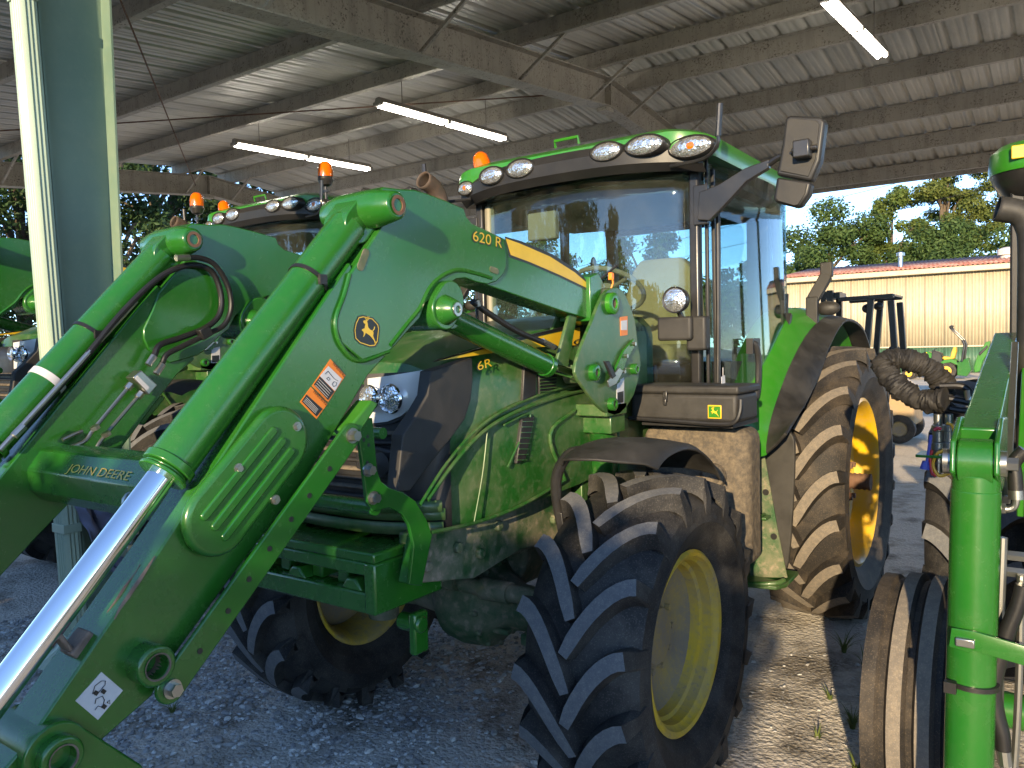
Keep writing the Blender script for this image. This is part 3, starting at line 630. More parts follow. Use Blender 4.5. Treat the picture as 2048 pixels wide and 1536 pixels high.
# ------------------------------------------------------------------ loader arms
AX = .475
def arm(side):
    par = tr; b = MB(); h0, h1 = .055, .064; xo = .53
    fb = [(-1.285, 1.866), (-1.20, 1.96), (-1.07, 1.70), (-1.143, 1.647), (-1.37, 1.392), (-1.626, 1.171), (-1.776, 1.035), (-1.82, .975), (-1.93, .925), (-2.08, .82), (-2.20, .80), (-2.22, .86), (-2.074, .977), (-1.787, 1.29)]
    b.prism(fb, AX-h0, AX+h0)
    rb = [(-.70, 2.13), (-.661, 2.13), (-.319, 2.077), (.118, 1.984), (.16, 1.975), (.16, 1.825), (.112, 1.83), (-.076, 1.853), (-.584, 1.932), (-.72, 1.95)]
    b.prism(rb, AX-h0, AX+h0)
    kn = [(-1.076, 2.077), (-1.11, 2.10), (-1.115, 2.15), (-1.07, 2.185), (-.993, 2.19), (-.941, 2.197), (-.887, 2.195), (-.79, 2.185), (-.70, 2.173), (-.689, 2.149), (-.661, 2.13), (-.484, 2.098), (-.468, 2.04), (-.47, 2.0), (-.486, 1.975), (-.53, 1.945), (-.584, 1.932), (-.641, 1.936), (-.70, 1.946), (-.75, 1.94), (-.80, 1.915), (-.85, 1.885), (-.90, 1.86), (-.93, 1.81), (-.98, 1.775), (-1.04, 1.728), (-1.063, 1.714), (-1.173, 1.689), (-1.198, 1.706), (-1.247, 1.737), (-1.264, 1.776), (-1.262, 1.808), (-1.229, 1.87), (-1.205, 1.93)]
    b.prism(kn, AX-h1, AX+h1)
    # low boss for the lift cylinder, lower pivot plates
    b.prism(capsule((-.83, 1.838), (-.80, 1.87), .062), AX-.085, AX+.085); b.prism(capsule((-2.03, .945), (-1.95, .80), .062, r2=.10), AX-.080, AX+.080)
    b.prism([(.10, 2.0), (.17, 2.02), (.21, 1.985), (.185, 1.93), (.19, 1.88), (.215, 1.84), (.18, 1.805), (.10, 1.82)], AX-.075, AX+.075)
    a = b.build('loader_arm', GREEN, par, bevel=.004, seg=2); a.scale = (side, 1, 1)
    s = MB(); s.lathe([(-.13, .036), (-.125, .040), (-.066, .054), (.066, .054), (.145, .040), (.15, .036)], (AX, -1.105, 2.118), n=28); s.build('pin_boss', GREEN, a, bevel=.004)
    s = MB(); s.lathe([(-.134, .028), (-.134, .018), (-.12, .016), (.14, .016), (.154, .018), (.154, .028)], (AX, -1.105, 2.118), n=20, caps=(False, False)); s.cyl((AX-.128, -1.105, 2.118), (AX+.148, -1.105, 2.118), .02, n=14); s.build('pin', RUST, a)
    s = MB(); s.lathe([(-.125, .030), (-.085, .048), (.085, .048), (.125, .030), (.13, .026)], (AX, -.83, 1.838), n=24); s.build('pin_boss', GREEN, a, bevel=.003)
    s = MB(); s.lathe([(.128, .022), (.134, .021), (.134, .012), (.12, .01)], (AX, -.83, 1.838), n=18, caps=(False, True)); s.build('pin', STEEL, a)
    for (y, z, r) in ((-1.832, 1.055, .044), (-2.029, .943, .042)):
        s = MB(); s.lathe([(-.10, r*.55), (-.10, r), (.10, r), (.104, r*.9), (.104, r*.58), (.03, r*.55), (.03, .001)], (AX, y, z), n=26, caps=(False, False)); s.build('pin_boss', GREEN, a, bevel=.002)
        s = MB(); s.lathe([(.02, .001), (.04, r*.54), (.106, r*.60), (.107, r*.68)], (AX, y, z), n=20, caps=(False, False)); s.build('pin_sleeve', BARE, a)
    # pressed access cover with three ribs
    c0, c1 = (-1.655, 1.335), (-1.475, 1.495)
    s = MB(); s.prism(capsule(c0, c1, .088, 16), xo, xo+.030); cv = s.build('access_cover', GREEN, a, bevel=.014, seg=4)
    d = Vector((c1[0]-c0[0], c1[1]-c0[1])).normalized(); nn = Vector((-d.y, d.x))
    for k, sh in ((-1, .02), (0, .0), (1, -.02)):
        p = Vector(c0)+nn*.038*k+d*.0; q = Vector(c1)+nn*.038*k; s = MB(); s.prism(capsule(p-d*.02, q+d*.0, .011, 8), xo+.024, xo+.036); s.build('cover_rib', GREEN, a, bevel=.004, seg=3)
    for p in (at(599, 853, x=.57), at(482, 937, x=.57), at(556, 1000, x=.57)):
        s = MB(); s.cyl((.555, p.y, p.z), (.569, p.y, p.z), .0085, n=6); s.cyl((.555, p.y, p.z), (.563, p.y, p.z), .012, n=16); s.build('bolt', STEEL, a)
    # levelling link bar under the boom
    s = MB(); s.prism(capsule((-1.80, .995), (-1.255, 1.488), .034), .562, .574); lk = s.build('link_bar', GREEN, a, bevel=.003)
    for t in (.12, .26, .38, .50, .62, .72, .84):
        y, z = -1.80+.545*t, .995+.493*t; s = MB(); s.cyl((.5735, y+.006*math.sin(9*t), z), (.5755, y+.006*math.sin(9*t), z), .007, n=12); s.build('bolt_hole', INK, a)
    for y, z in ((-1.80, .995), (-1.255, 1.488)):
        s = MB(); s.cyl((.572, y, z), (.580, y, z), .021, n=18); s.cyl((.58, y, z), (.598, y, z), .0145, n=6); s.build('bolt', STEEL, a)
    s = MB(); s.prism(yz([(690, 860), (710, 840), (742, 800), (756, 806), (752, 815), (722, 862), (712, 880)], .56), .50, .562); s.build('catch_plate', GREEN_B, a, bevel=.005)
    s = MB(); p = at(178, 1268, x=.50); s.box((.455, p.y-.035, p.z-.045), (.505, p.y+.02, p.z-.005), rot=Matrix.Rotation(.75, 3, 'X')); s.box((.46, p.y-.05, p.z-.03), (.50, p.y-.04, p.z+.02), rot=Matrix.Rotation(.5, 3, 'X')); s.build('stop_lug', BARE, a, bevel=.004)
    for x_, pts in ((.531, [(312-14*i, 1126+19.5*i) for i in range(7)]), (.50, [(282-12.7*i, 1128+17*i) for i in range(7)])):   # scraped edges
        s = MB(); s.tube([(x_+random.uniform(-.002, .002), q.y+random.uniform(-.002, .002), 1.29+(q.y+1.787)*1.147+.001) for q in (at(*p, x=x_) for p in pts)], lambda t: .0035*(.4+math.sin(PI*t)), 5, smooth=2); s.build('scrape_mark', BARE, a)
    s = MB()                                                  # stiffener weld beads round the knee plate
    wl = [(-1.205, 1.93), (-1.229, 1.87), (-1.262, 1.80), (-1.247, 1.737), (-1.18, 1.69), (-1.063, 1.714)]
    s.tube([(AX+.060, y-.002, z-.002) for y, z in wl], .0065, 8, smooth=5); s.build('weld_bead', GREEN, a)
    for yy, zz in ((-1.16, 1.97),):
        s = MB(); s.prism(capsule((yy-.01, zz-.02), (yy+.012, zz+.02), .012), AX+.0635, AX+.0665); s.build('slot', GREEN_M, a); s = MB(); s.prism(capsule((-.56, 1.985), (-.53, 1.98), .010), AX+.0635, AX+.0665); s.build('slot', GREEN_M, a)
    s = MB(); s.tube([(AX+.062, y, z) for y, z in ((-1.06, 1.73), (-.99, 1.79), (-.93, 1.84), (-.88, 1.905), (-.82, 1.945), (-.74, 1.97), (-.64, 1.965), (-.56, 1.955))], .008, 8, smooth=5); s.build('panel_ridge', GREEN, a)
    return a
armL = arm(1); armR = arm(-1)
b = MB(); K = AX+.0642
flat([(1012, 477), (1040, 487), (1100, 513), (1150, 545), (1188, 578), (1176, 577), (1120, 550), (1060, 524), (1022, 510)], .5312, .001, 'yellow_stripe', YDECAL, armL)
flat([(1010, 473), (1042, 482), (1104, 508), (1154, 540), (1192, 580), (1174, 581), (1118, 554), (1058, 528), (1018, 514)], .5305, .001, 'stripe_border', INK, armL)
text('620 R', at(945, 481, x=K), at(1003, 496, x=K), .034, YDECAL, 'lettering', armL, out=(1, 0, 0), thick=.0022)
text('620 R', at(943, 483, x=K), at(1006, 499, x=K), .040, INK, 'lettering_outline', armL, out=(1, 0, 0), thick=.0012)  # printed dark edge of the model number
SH = [(716, 632), (726, 630), (746, 635), (758, 648), (760, 656), (757, 685), (751, 694), (740, 695), (719, 688), (709, 678), (707, 660), (710, 645)]
flat(SH, K+.0006, .001, 'emblem_plate', INK, armL)
cx = sum(a for a, _ in SH)/12; cy = sum(b_ for _, b_ in SH)/12
b = MB(); o_ = yz([(cx+(a-cx)*.92, cy+(c-cy)*.92) for a, c in SH], K+.001); i_ = yz([(cx+(a-cx)*.86, cy+(c-cy)*.86) for a, c in SH], K+.001)
b.add([(K+.0012, y, z) for y, z in o_+i_], [(i, (i+1) % 12, (i+1) % 12+12, i+12) for i in range(12)]); b.build('emblem_border', YDECAL, armL)
cc = at(cx+2, cy+3, x=K); stag(armL, cc, (0, .92, -.10), (0, .12, 1), .075, YDECAL, (1, 0, 0))
stick = [(661, 718), (691, 750), (671, 803), (637, 838), (600, 800), (615, 777)]
xk = .5304
def quad(a, b_, c, d, x, name, mat_, par, k=0):
    return flat([a, b_, c, d], x, .0012, name, mat_, par)
quad((661, 718), (691, 751), (656, 805), (624, 772), xk+.0008, 'warning_label', ODECAL, armL)
quad((657, 732), (684, 758), (670, 782), (640, 752), xk+.0016, 'label_picture', WHITE, armL)
quad((640, 753), (669, 783), (656, 800), (628, 769), xk+.0016, 'label_text_panel', INK, armL)
quad((622, 774), (655, 808), (633, 838), (600, 804), xk+.0008, 'warning_label', ODECAL, armL)
quad((613, 789), (645, 818), (633, 833), (604, 803), xk+.0016, 'label_text_panel', INK, armL)
text('WARNING', at(663, 728, x=xk), at(687, 755, x=xk), .012, INK, 'lettering', armL, out=(1, 0, 0), thick=.0020)
text('WARNING', at(624, 784, x=xk), at(651, 811, x=xk), .012, INK, 'lettering', armL, out=(1, 0, 0), thick=.0020)
for k in range(4):
    b = MB(); b.bar(at(637-k*2.4+1, 758+k*4, x=xk+.002), at(662-k*2.4, 783+k*4, x=xk+.002), .0006, .0022, up=(1,0,0)); b.bar(at(611-k*2+2, 795+k*2.4, x=xk+.002), at(636-k*1.5, 819+k*2.6, x=xk+.002), .0006, .0018, up=(1,0,0)); b.build('text_line', WHITE, armL)
b = MB()
for pts in ([(650, 748), (656, 742), (662, 750), (668, 757), (676, 762)], [(664, 768), (668, 763), (673, 765), (672, 771), (667, 773), (664, 768)], [(653, 757), (657, 754), (660, 758), (657, 761), (653, 757)]): b.tube([at(a, c, x=xk+.0022) for a, c in pts], .0007, 4)
b.build('label_drawing', INK, armL)
quad((203, 1344), (246, 1381), (196, 1440), (151, 1402), xk+.0008, 'white_label', WHITE, armL)
b = MB()
for pts in ([(185, 1388), (190, 1372), (203, 1362), (211, 1362), (210, 1370), (198, 1384), (189, 1390)], [(190, 1408), (192, 1398), (205, 1392), (209, 1400), (205, 1415), (196, 1412), (190, 1420)], [(214, 1405), (219, 1400), (220, 1408), (214, 1405)]): b.tube([at(a, c, x=xk+.0022) for a, c in pts], .0008, 4)
for q in ((207, 1383), (208, 1413), (192, 1386)): c = at(*q, x=xk+.002); b.box((c.x, c.y-.004, c.z-.005), (c.x+.001, c.y+.004, c.z+.005), rot=Matrix.Rotation(.75, 3, 'X'))
b.build('label_drawing', INK, armL)
# torque tube between the arms
CB = [(-1.56, 1.275), (-1.61, 1.283), (-1.642, 1.317), (-1.646, 1.380), (-1.602, 1.437), (-1.55, 1.445), (-1.49, 1.44), (-1.45, 1.40), (-1.45, 1.32), (-1.49, 1.275)]
b = MB(); b.prism(CB, -.43, .43); cb = part(b, 'crossbar', GREEN, bevel=.006)
e0, e1 = Vector((-.25, -1.6395, 1.365)), Vector((.02, -1.6395, 1.365)); up_ = Vector((0, .044, .057)).normalized(); nrm = Vector((1,0,0)).cross(up_); c_ = Vector((0, -1.6315, 1.397))
def onface(px, py):
    r = _F + CR*(px-1024)/FPX - CU*(py-768)/FPX; t = nrm.dot(Vector((0, -1.646, 1.380))-Vector(EYE))/nrm.dot(Vector(r)); return Vector(EYE)+Vector(r)*t
text('JOHN DEERE', onface(133, 944), onface(256, 962), .026, YDECAL, 'lettering', cb, out=tuple(nrm), thick=.0025)

# cylinders
def cyl_axis(p, q, t): return Vector(p)+(Vector(q)-Vector(p))*t
for sd in (1, -1):
    P_, Q_ = (sd*AX, -1.105, 2.118), (sd*AX, -1.725, 1.462); dv = (Vector(Q_)-Vector(P_)).normalized()
    b = MB(); s0 = Vector(P_)+dv*.07; b.cyl(s0, Q_, .0545, n=32); b.cyl(Vector(Q_)-dv*.012, Vector(Q_)+dv*.01, .060, n=32); b.cyl(Vector(Q_)+dv*.01, Vector(Q_)+dv*.018, .052, n=28); b.cyl(Vector(Q_)+dv*.018, Vector(Q_)+dv*.028, .058, n=28)
    b.cyl(s0-dv*.02, s0+dv*.01, .048, .0545, n=28); b.prism(capsule((P_[1], P_[2]), (s0.y, s0.z), .05), sd*AX-.045, sd*AX+.045)
    tc = part(b, 'tilt_cylinder', GREEN, bevel=.003)
    b = MB(); b.cyl(Vector(Q_), Vector(Q_)+dv*1.02, .0315, n=32); b.build('cylinder_rod', CHROME, tc)
    for t in (.32,) if sd > 0 else (.50,):
        c = cyl_axis(P_, Q_, t); b = MB(); b.cyl(c-dv*.006, c+dv*.006, .0575, n=32); b.box((c.x+.05, c.y-.012, c.z-.014), (c.x+.064, c.y+.012, c.z+.012)); b.build('zip_tie', HOSE, tc)
    if sd < 0:
        c = cyl_axis(P_, Q_, .72); b = MB(); b.cyl(c-dv*.012, c+dv*.012, .0565, n=32); b.build('paper_band', WHITE, tc)
    P_, Q_ = Vector((sd*(AX+.03), -.83, 1.838)), Vector((sd*(AX+.03), -.16, 1.642)); R_ = Vector((sd*(AX+.03), .06, 1.60)); dv = (Q_-P_).normalized()
    b = MB(); b.cyl(P_+dv*.03, Q_, .041, n=28); b.cyl(Q_-dv*.03, Q_, .045, n=28); b.prism(capsule((P_.y, P_.z), (P_.y+.05, P_.z-.015), .045), P_.x-.038, P_.x+.038); b.cyl(P_+dv*.03, P_+dv*.09, .045, n=28); lc = part(b, 'lift_cylinder', GREEN, bevel=.003)
    b = MB(); b.cyl(Q_, R_, .022, n=24); b.build('cylinder_rod', CHROME, lc); b = MB(); b.cyl(R_-Vector((.05,0,0)), R_+Vector((.05,0,0)), .035, n=20); b.cyl(R_-dv*.06, R_-dv*.01, .027, .032, n=20); b.build('rod_eye', GREEN_M, lc)
b = MB(); b.tube([at(945, 603, x=.5), at(975, 625, x=.5), at(1030, 660, x=.51), at(1075, 680, x=.52), at(1110, 695, x=.52)], .011, 10, smooth=6); hs = part(b, 'hydraulic_hose', HOSE)
b = MB(); b.cyl(at(1085, 683, x=.52), at(1106, 694, x=.52), .013, n=8); b.build('hose_fitting', STEEL, hs); b = MB(); b.cyl(at(952, 600, x=.5), at(955, 612, x=.5), .014, n=8); b.build('hose_fitting', STEEL, hs)
# mast brackets that carry the arms
for sd in (1, -1):
    pl = [(1225, 575), (1240, 577), (1252, 592), (1270, 640), (1276, 690), (1282, 730), (1268, 790), (1240, 828), (1218, 828), (1195, 812), (1165, 772), (1150, 745), (1160, 700), (1185, 640), (1205, 590)]
    b = MB(); pp = smooth2(yz(pl, .575), 2); b.prism(pp, .560, .575); b.prism([(y, z) for y, z in pp], .385, .40); b.box((.385, .18, 1.42), (.575, .36, 1.47)); b.box((.39, .30, 1.50), (.57, .315, 1.85))
    b.prism([(-.11, 1.66), (.02, 1.90), (.06, 1.86), (-.04, 1.60)], .50, .515)
    mp = part(b, 'mast_bracket', GREEN_D, bevel=.004); mp.scale = (sd, 1, 1)
    for px, py, r in ((1222, 607, .046), (1187, 745, .034), (1267, 738, .024), (1223, 808, .028)):
        c = at(px, py, x=.58); s = MB(); s.lathe([(0, r), (.022, r), (.026, r*.8), (.026, r*.5), (.012, r*.45), (.012, .001)], (.574, c.y, c.z), n=22, caps=(True, False)); s.build('pin_boss', GREEN_B if r > .04 else GREEN, mp)
        s = MB(); s.cyl((.585, c.y, c.z), (.592, c.y, c.z), r*.48, n=16); s.build('pin', RUST, mp)
    s = MB(); s.prism(yz([(1228, 745), (1248, 700), (1268, 678), (1272, 690), (1252, 725), (1240, 765), (1230, 770)], .59), .578, .59); s.build('lock_lever', GREEN, mp, bevel=.003)
    s = MB(); s.prism(yz([(1215, 762), (1238, 735), (1246, 742), (1232, 768), (1218, 775)], .60), .594, .602); s.build('lever_plate', STEEL, mp, bevel=.002); s = MB(); s.prism(yz([(1208, 722), (1218, 722), (1232, 752), (1224, 758)], .602), .594, .606); s.build('lever_grip', BLACK, mp, bevel=.004)
    for i, (px, py) in enumerate(((1252, 712), (1268, 688), (1247, 743))):
        c = at(px, py, x=.595); s = MB(); s.cyl((.585, c.y, c.z), (.604, c.y, c.z), .009, n=8); s.build('bolt', STEEL, mp)
    s = MB(); s.prism(yz([(1240, 634), (1255, 632), (1255, 670), (1241, 672)], .576), .575, .5765); s.build('label', ODECAL, mp); s = MB(); s.prism(yz([(1242, 642), (1254, 640), (1254, 660), (1242, 660)], .577), .576, .5775); s.build('label_picture', WHITE, mp)
    s = MB(); s.prism(yz([(1234, 762), (1248, 755), (1248, 806), (1233, 808)], .5762), .5752, .577); s.build('label', WHITE, mp); s = MB(); s.prism(yz([(1235, 785), (1247, 782), (1247, 805), (1235, 806)], .5775), .576, .578); s.build('label_text_panel', INK, mp)
    s = MB(); s.tube([(.48, .30, 1.47), (.48, .30, 1.38), (.46, .36, 1.26), (.42, .40, 1.12), (.36, .42, 1.0)], lambda t: .055+.02*t, 14, smooth=5); s.box((.40, .24, 1.34), (.56, .37, 1.42)); s.box((.30, .26, .92), (.40, .60, 1.14)); s.prism([(.40, 1.0), (.40, 1.36), (.44, 1.40), (.50, 1.38), (.47, 1.0)], .50, .512); s.build('mast_post', GREEN_D, mp, bevel=.005)
    s = MB(); s.tube([(.57, .24, 1.955), (.575, .25, 1.98), (.57, .255, 2.0)], .004, 6); s.box((.555, .245, 1.995), (.572, .268, 2.025)); s.build('warning_tag', ORP, mp, bevel=.005)
# brush guard brackets and cross tube in front of the nose
gp = sc(400, 750, .3418, [(900, 290), (945, 262), (1010, 250), (1040, 560), (1060, 620), (1110, 660), (1190, 685), (1260, 735), (1330, 850), (1360, 940), (1300, 1235), (1225, 1225), (1252, 1000), (1225, 880), (1185, 815), (1110, 775), (1010, 800), (978, 745), (952, 520), (925, 340)])
for sd in (1, -1):
    b = MB(); b.prism(yz(gp, .435), .421, .435); gb = part(b, 'guard_bracket', GREEN, bevel=.003); gb.scale = (sd, 1, 1)
    s = MB(); s.prism(yz(sc(400, 750, .3418, [(1360, 940), (1300, 1235), (1255, 1232), (1310, 945)]), .435), .36, .422); s.build('bracket_flange', GREEN, gb, bevel=.004)
    for px, py in ((738, 940), (748, 996)):
        c = at(px, py, x=.44); s = MB(); s.cyl((.434, c.y, c.z), (.440, c.y, c.z), .021, n=16); s.cyl((.44, c.y, c.z), (.458, c.y, c.z), .0145, n=6); s.build('bolt', STEEL, gb)
    for px, py in ((728, 880), (736, 873), (738, 890), (735, 925)):
        c = at(px, py, x=.436); s = MB(); s.cyl((.4345, c.y, c.z), (.4358, c.y, c.z), .006, n=10); s.build('bolt_hole', INK, gb)
b = MB(); b.cyl((-.42, -1.02, 1.235), (.42, -1.02, 1.235), .024, n=16); b.cyl((-.42, -.98, 1.46), (.42, -.98, 1.46), .018, n=14); part(b, 'guard_tube', GREEN)

# hoses and pipes on the inner face of the far arm
XI = -.395
b = MB(); hp = [(372, 516), (400, 516), (430, 530), (455, 570), (462, 615), (448, 650), (415, 668), (370, 690), (335, 708), (325, 726)]
b.tube([at(a, c, x=XI+.03) for a, c in hp], .0095, 10, smooth=6); h1 = part(b, 'hydraulic_hose', HOSE)
b = MB(); hp = [(45, 858), (95, 800), (170, 715), (240, 630), (300, 570), (345, 540), (390, 530), (425, 545), (442, 590), (438, 630), (410, 656), (360, 676), (320, 690), (308, 712)]
b.tube([at(a, c, x=XI-.02+.05*i/13) for i, (a, c) in enumerate(hp)], .0105, 10, smooth=6); h2 = part(b, 'hydraulic_hose', HOSE)
b = MB(); c = at(408, 665, x=XI+.035); b.box((c.x-.015, c.y-.022, c.z-.02), (c.x+.018, c.y+.022, c.z+.02), rot=Matrix.Rotation(.5, 3, 'X')); b.build('hose_clamp', HOSE, h1, bevel=.004)
for a, c in (((325, 728), (312, 748)), ((308, 712), (296, 730)), ((352, 516), (378, 515)), ((48, 852), (28, 872))): b = MB(); b.cyl(at(*a, x=XI+.03), at(*c, x=XI+.03), .012, n=8); b.build('hose_fitting', STEEL, h1)
b = MB(); p = [at(*q, x=XI+.02) for q in ((258, 755), (275, 740), (307, 770), (290, 790))]; b.prism([(q.y, q.z) for q in p], XI-.005, XI+.045); vb = part(b, 'valve_block', STEEL, bevel=.003)
b = MB(); b.prism([(q.y, q.z) for q in (at(*w_, x=XI+.046) for w_ in ((270, 757), (275, 751), (299, 775), (293, 781)))], XI+.044, XI+.047); b.build('block_label', WHITE, vb)
for q0, q1, q2, q3 in (((262, 768), (190, 855), (165, 885), (100, 905)), ((283, 785), (212, 868), (190, 900), (180, 915))):
    b = MB(); b.tube([at(*q0, x=XI+.02), at(*q1, x=XI+.02), at(*q2, x=XI+.02), at(*q3, x=XI+.0)], .0062, 8, smooth=4); pi = part(b, 'steel_pipe', STEEL)
    b = MB(); b.cyl(at(*q0, x=XI+.02), at(q0[0]-8, q0[1]+10, x=XI+.02), .013, n=6); b.cyl(at(q1[0]-2, q1[1]-3, x=XI+.035), at(q1[0]+2, q1[1]+4, x=XI+.035), .015, n=6); b.build('pipe_nut', STEEL, pi)
b = MB(); b.tube([at(125, 880, x=XI+.02), at(150, 868, x=XI+.02), at(165, 862, x=XI+.02)], .006, 8, smooth=3); part(b, 'steel_pipe', STEEL)
b = MB(); b.cyl(at(272, 602, x=XI-.01), at(0, 900, x=XI-.01), .0085, n=10); part(b, 'indicator_rod', STEEL)
for k, px in enumerate((309, 318)):
    b = MB(); b.tube([(.155+.022*k, -1.615, 1.36), (.155+.022*k, -1.66, 1.345), (.155+.022*k, -1.66, 1.25), (.155+.022*k, -1.64, 1.17)], .0065, 8, smooth=4); cp = part(b, 'steel_pipe', STEEL)
b = MB(); b.box((.14, -1.685, 1.255), (.195, -1.645, 1.29)); b.box((.145, -1.68, 1.20), (.195, -1.645, 1.235)); part(b, 'pipe_clamp', STEEL, bevel=.003)

# ------------------------------------------------------------------ cab
b = MB()                                                     # roof: green cap
def roof_ring(z, k, yf, yr, w, n=6):
    pts = []
    for cx_, cy_, a0 in ((w-.16, yr-.16, 0), (-w+.16, yr-.16, PI/2), (-w+.18, yf+.18, PI), (w-.18, yf+.18, 1.5*PI)):
        for i in range(n+1):
            a = a0+PI/2*i/n; r = .16 if a0 < PI else .18; pts.append((cx_+r*math.cos(a), cy_+r*math.sin(a), z+k*((cx_+r*math.cos(a))/w)**2))
    return pts
b.rings([roof_ring(2.66, -.05, .80, 2.42, .765), roof_ring(2.70, -.05, .79, 2.43, .775), roof_ring(2.757, -.055, .795, 2.41, .765), roof_ring(2.782, -.05, .85, 2.36, .72), roof_ring(2.80, -.04, 1.05, 2.2, .55)])
rf = part(b, 'cab_roof', GREEN_B, ang=40)
b = MB(); b.tube([(-.06, .84, 2.76), (-.06, .83, 2.795), (.08, .83, 2.795), (.08, .84, 2.76)], .008, 6); b.build('roof_catch', GREEN_B, rf)
b = MB()                                                     # black front visor with lamp recesses
def vis(u, v):
    x = -.73+1.46*u; e = abs(x)/.73; yb = .78+.14*e**4
    prof = [(yb+.10, 2.60-.05*e*e), (yb+.0, 2.565-.03*e*e), (yb-.045, 2.60-.03*e*e), (yb-.05, 2.66-.035*e*e), (yb-.02, 2.705-.045*e*e), (yb+.06, 2.73-.05*e*e)]
    t = v*5; i = min(int(t), 4); f = t-i; return (x, prof[i][0]*(1-f)+prof[i+1][0]*f, prof[i][1]*(1-f)+prof[i+1][1]*f)
b.grid(vis, 30, 10, flip=True); b.box((-.66, .86, 2.57), (.66, 2.35, 2.66)); part(b, 'roof_visor', BLACK, bevel=0, ang=30)
LAMPS = [(932, 377, 17, 13, 1), (983, 351, 22, 16, 0), (1040, 337, 25, 17, 0), (1212, 303, 26, 17, 0), (1289, 290, 31, 18, 0), (1381, 293, 38, 19, 1)]
for px, py, rx, ry, amb in LAMPS:
    c = at(px, py, y=.735 if not amb else .80); k = (c-Vector(EYE)).length/FPX*1.02; a, h = rx*k*(1.22 if not amb else 1.1), ry*k
    b = MB(); rs = []
    for d, s in ((.055, 1.12), (-.005, 1.10), (-.012, 1.0), (.0, .97)): rs.append([(c.x+a*s*math.cos(2*PI*i/28), c.y+d, c.z+h*s*math.sin(2*PI*i/28)) for i in range(28)])
    b.rings(rs, caps=(True, False)); lm = part(b, 'roof_lamp', BLACK, ang=50)
    b = MB(); rs = []
    for d, s in ((.0, .97), (-.014, .8), (-.02, .45), (-.022, .01)): rs.append([(c.x+a*s*math.cos(2*PI*i/24), c.y+d, c.z+h*s*math.sin(2*PI*i/24)) for i in range(24)])
    b.rings(rs, caps=(False, False)); b.build('lens', LENS, lm, ang=70)
    if amb: b = MB(); b.ball((c.x+a*.05, c.y-.014, c.z), (a*.34, .009, h*.5), 12, 6); b.build('bulb', ORANGE, lm)
# pillars, frames and glass
A0, A1 = Vector((.655, .965, 1.30)), Vector((.655, .965, 2.62)); C0, C1 = Vector((.765, 2.06, 1.35)), Vector((.72, 2.0, 2.64)); B0, B1 = Vector((.55, 2.42, 1.55)), Vector((.55, 2.36, 2.62))
for sd in (1, -1):
    f = lambda p: (p.x*sd, p.y, p.z)
    b = MB(); b.bar(f(A0), f(A1), .05, .055, up=(0,1,0)); pa = part(b, 'front_pillar', BLACKM, bevel=.010)
    b = MB(); b.bar(f(A0+Vector((.045,.03,0))), f(A1+Vector((.045,.03,0))), .016, .02, up=(0,1,0)); b.bar(f(A0+Vector((.07,.075,.0))), f(A1+Vector((.06,.075,-.05))), .018, .022, up=(0,1,0)); b.build('door_seal', BLACK, pa, bevel=.004)
    b = MB(); b.tube([f(Vector((.735, 1.02, 1.33))), f(Vector((.745, 1.02, 1.9))), f(Vector((.745, 1.02, 2.40))), f(Vector((.72, 1.0, 2.44))), f(Vector((.68, .98, 2.44)))], .012, 10, smooth=4); part(b, 'grab_rail', BLACKM)
    b = MB(); b.bar(f(C0), f(C1), .05, .06, up=(0,1,0)); b.bar(f(B0), f(B1), .07, .07, up=(0,1,0)); part(b, 'rear_pillar', BLACK, bevel=.012)
    b = MB(); b.grid(lambda u, v: (sd*(A0.x+.035+(C0.x-A0.x)*u+.05*math.sin(PI*u)-.035*v*u), A0.y+.03+(C0.y-A0.y-.06)*u, 1.18+(.32*u*u)+(2.60-1.18-.32*u*u)*v), 14, 6, flip=sd < 0); part(b, 'door_glass', GLASS, solid=.005)
    b = MB(); b.grid(lambda u, v: (sd*(C0.x+(B0.x-C0.x)*u+.04*math.sin(PI*u)), C0.y+.02+(B0.y-C0.y-.04)*u, 1.62+(2.60-1.62)*v), 8, 4, flip=sd < 0); part(b, 'side_glass', GLASS, solid=.005)
    b = MB(); b.tube([f(Vector((.72, 1.06, 1.28))), f(Vector((.80, 1.5, 1.30))), f(Vector((.80, 1.7, 1.45))), f(Vector((.79, 1.95, 1.75))), f(Vector((.775, 2.05, 2.0)))], .014, 8, smooth=4); b.bar(f(Vector((.78, 1.86, 1.60))), f(Vector((.79, 2.02, 1.88))), .03, .05, up=(1,0,0)); part(b, 'door_frame', BLACK)
    b = MB(); b.tube([f(Vector((.80, 1.32, 1.42))), f(Vector((.825, 1.34, 1.44))), f(Vector((.83, 1.36, 1.60))), f(Vector((.825, 1.34, 1.70))), f(Vector((.80, 1.32, 1.72)))], .016, 8, smooth=4); b.box((sd*.80-.015, 1.30, 1.66), (sd*.80+.02, 1.42, 1.74)); part(b, 'door_handle', BLACK)
b = MB(); b.grid(lambda u, v: (-.63+1.26*u, .83+.13*(2*u-1)**2+.03*v*(1-v)*0, 1.52+1.07*v), 18, 8, flip=True); part(b, 'windscreen', WSGLASS, solid=.006)
b = MB()
for z in (1.50, 2.60): b.tube([(-.65+1.30*i/12, .825+.135*(2*i/12-1)**2, z) for i in range(13)], .018, 8)
part(b, 'windscreen_frame', BLACK)
b = MB(); b.tube([(-.05, .80, 1.56), (-.03, .79, 1.75), (.15, .80, 2.0), (.30, .82, 2.12)], .007, 6, smooth=3); part(b, 'wiper', BLACK)
b = MB(); b.grid(lambda u, v: (-.52+1.04*u, 2.40, 1.60+.98*v), 2, 2); part(b, 'rear_glass', GLASS, solid=.005)
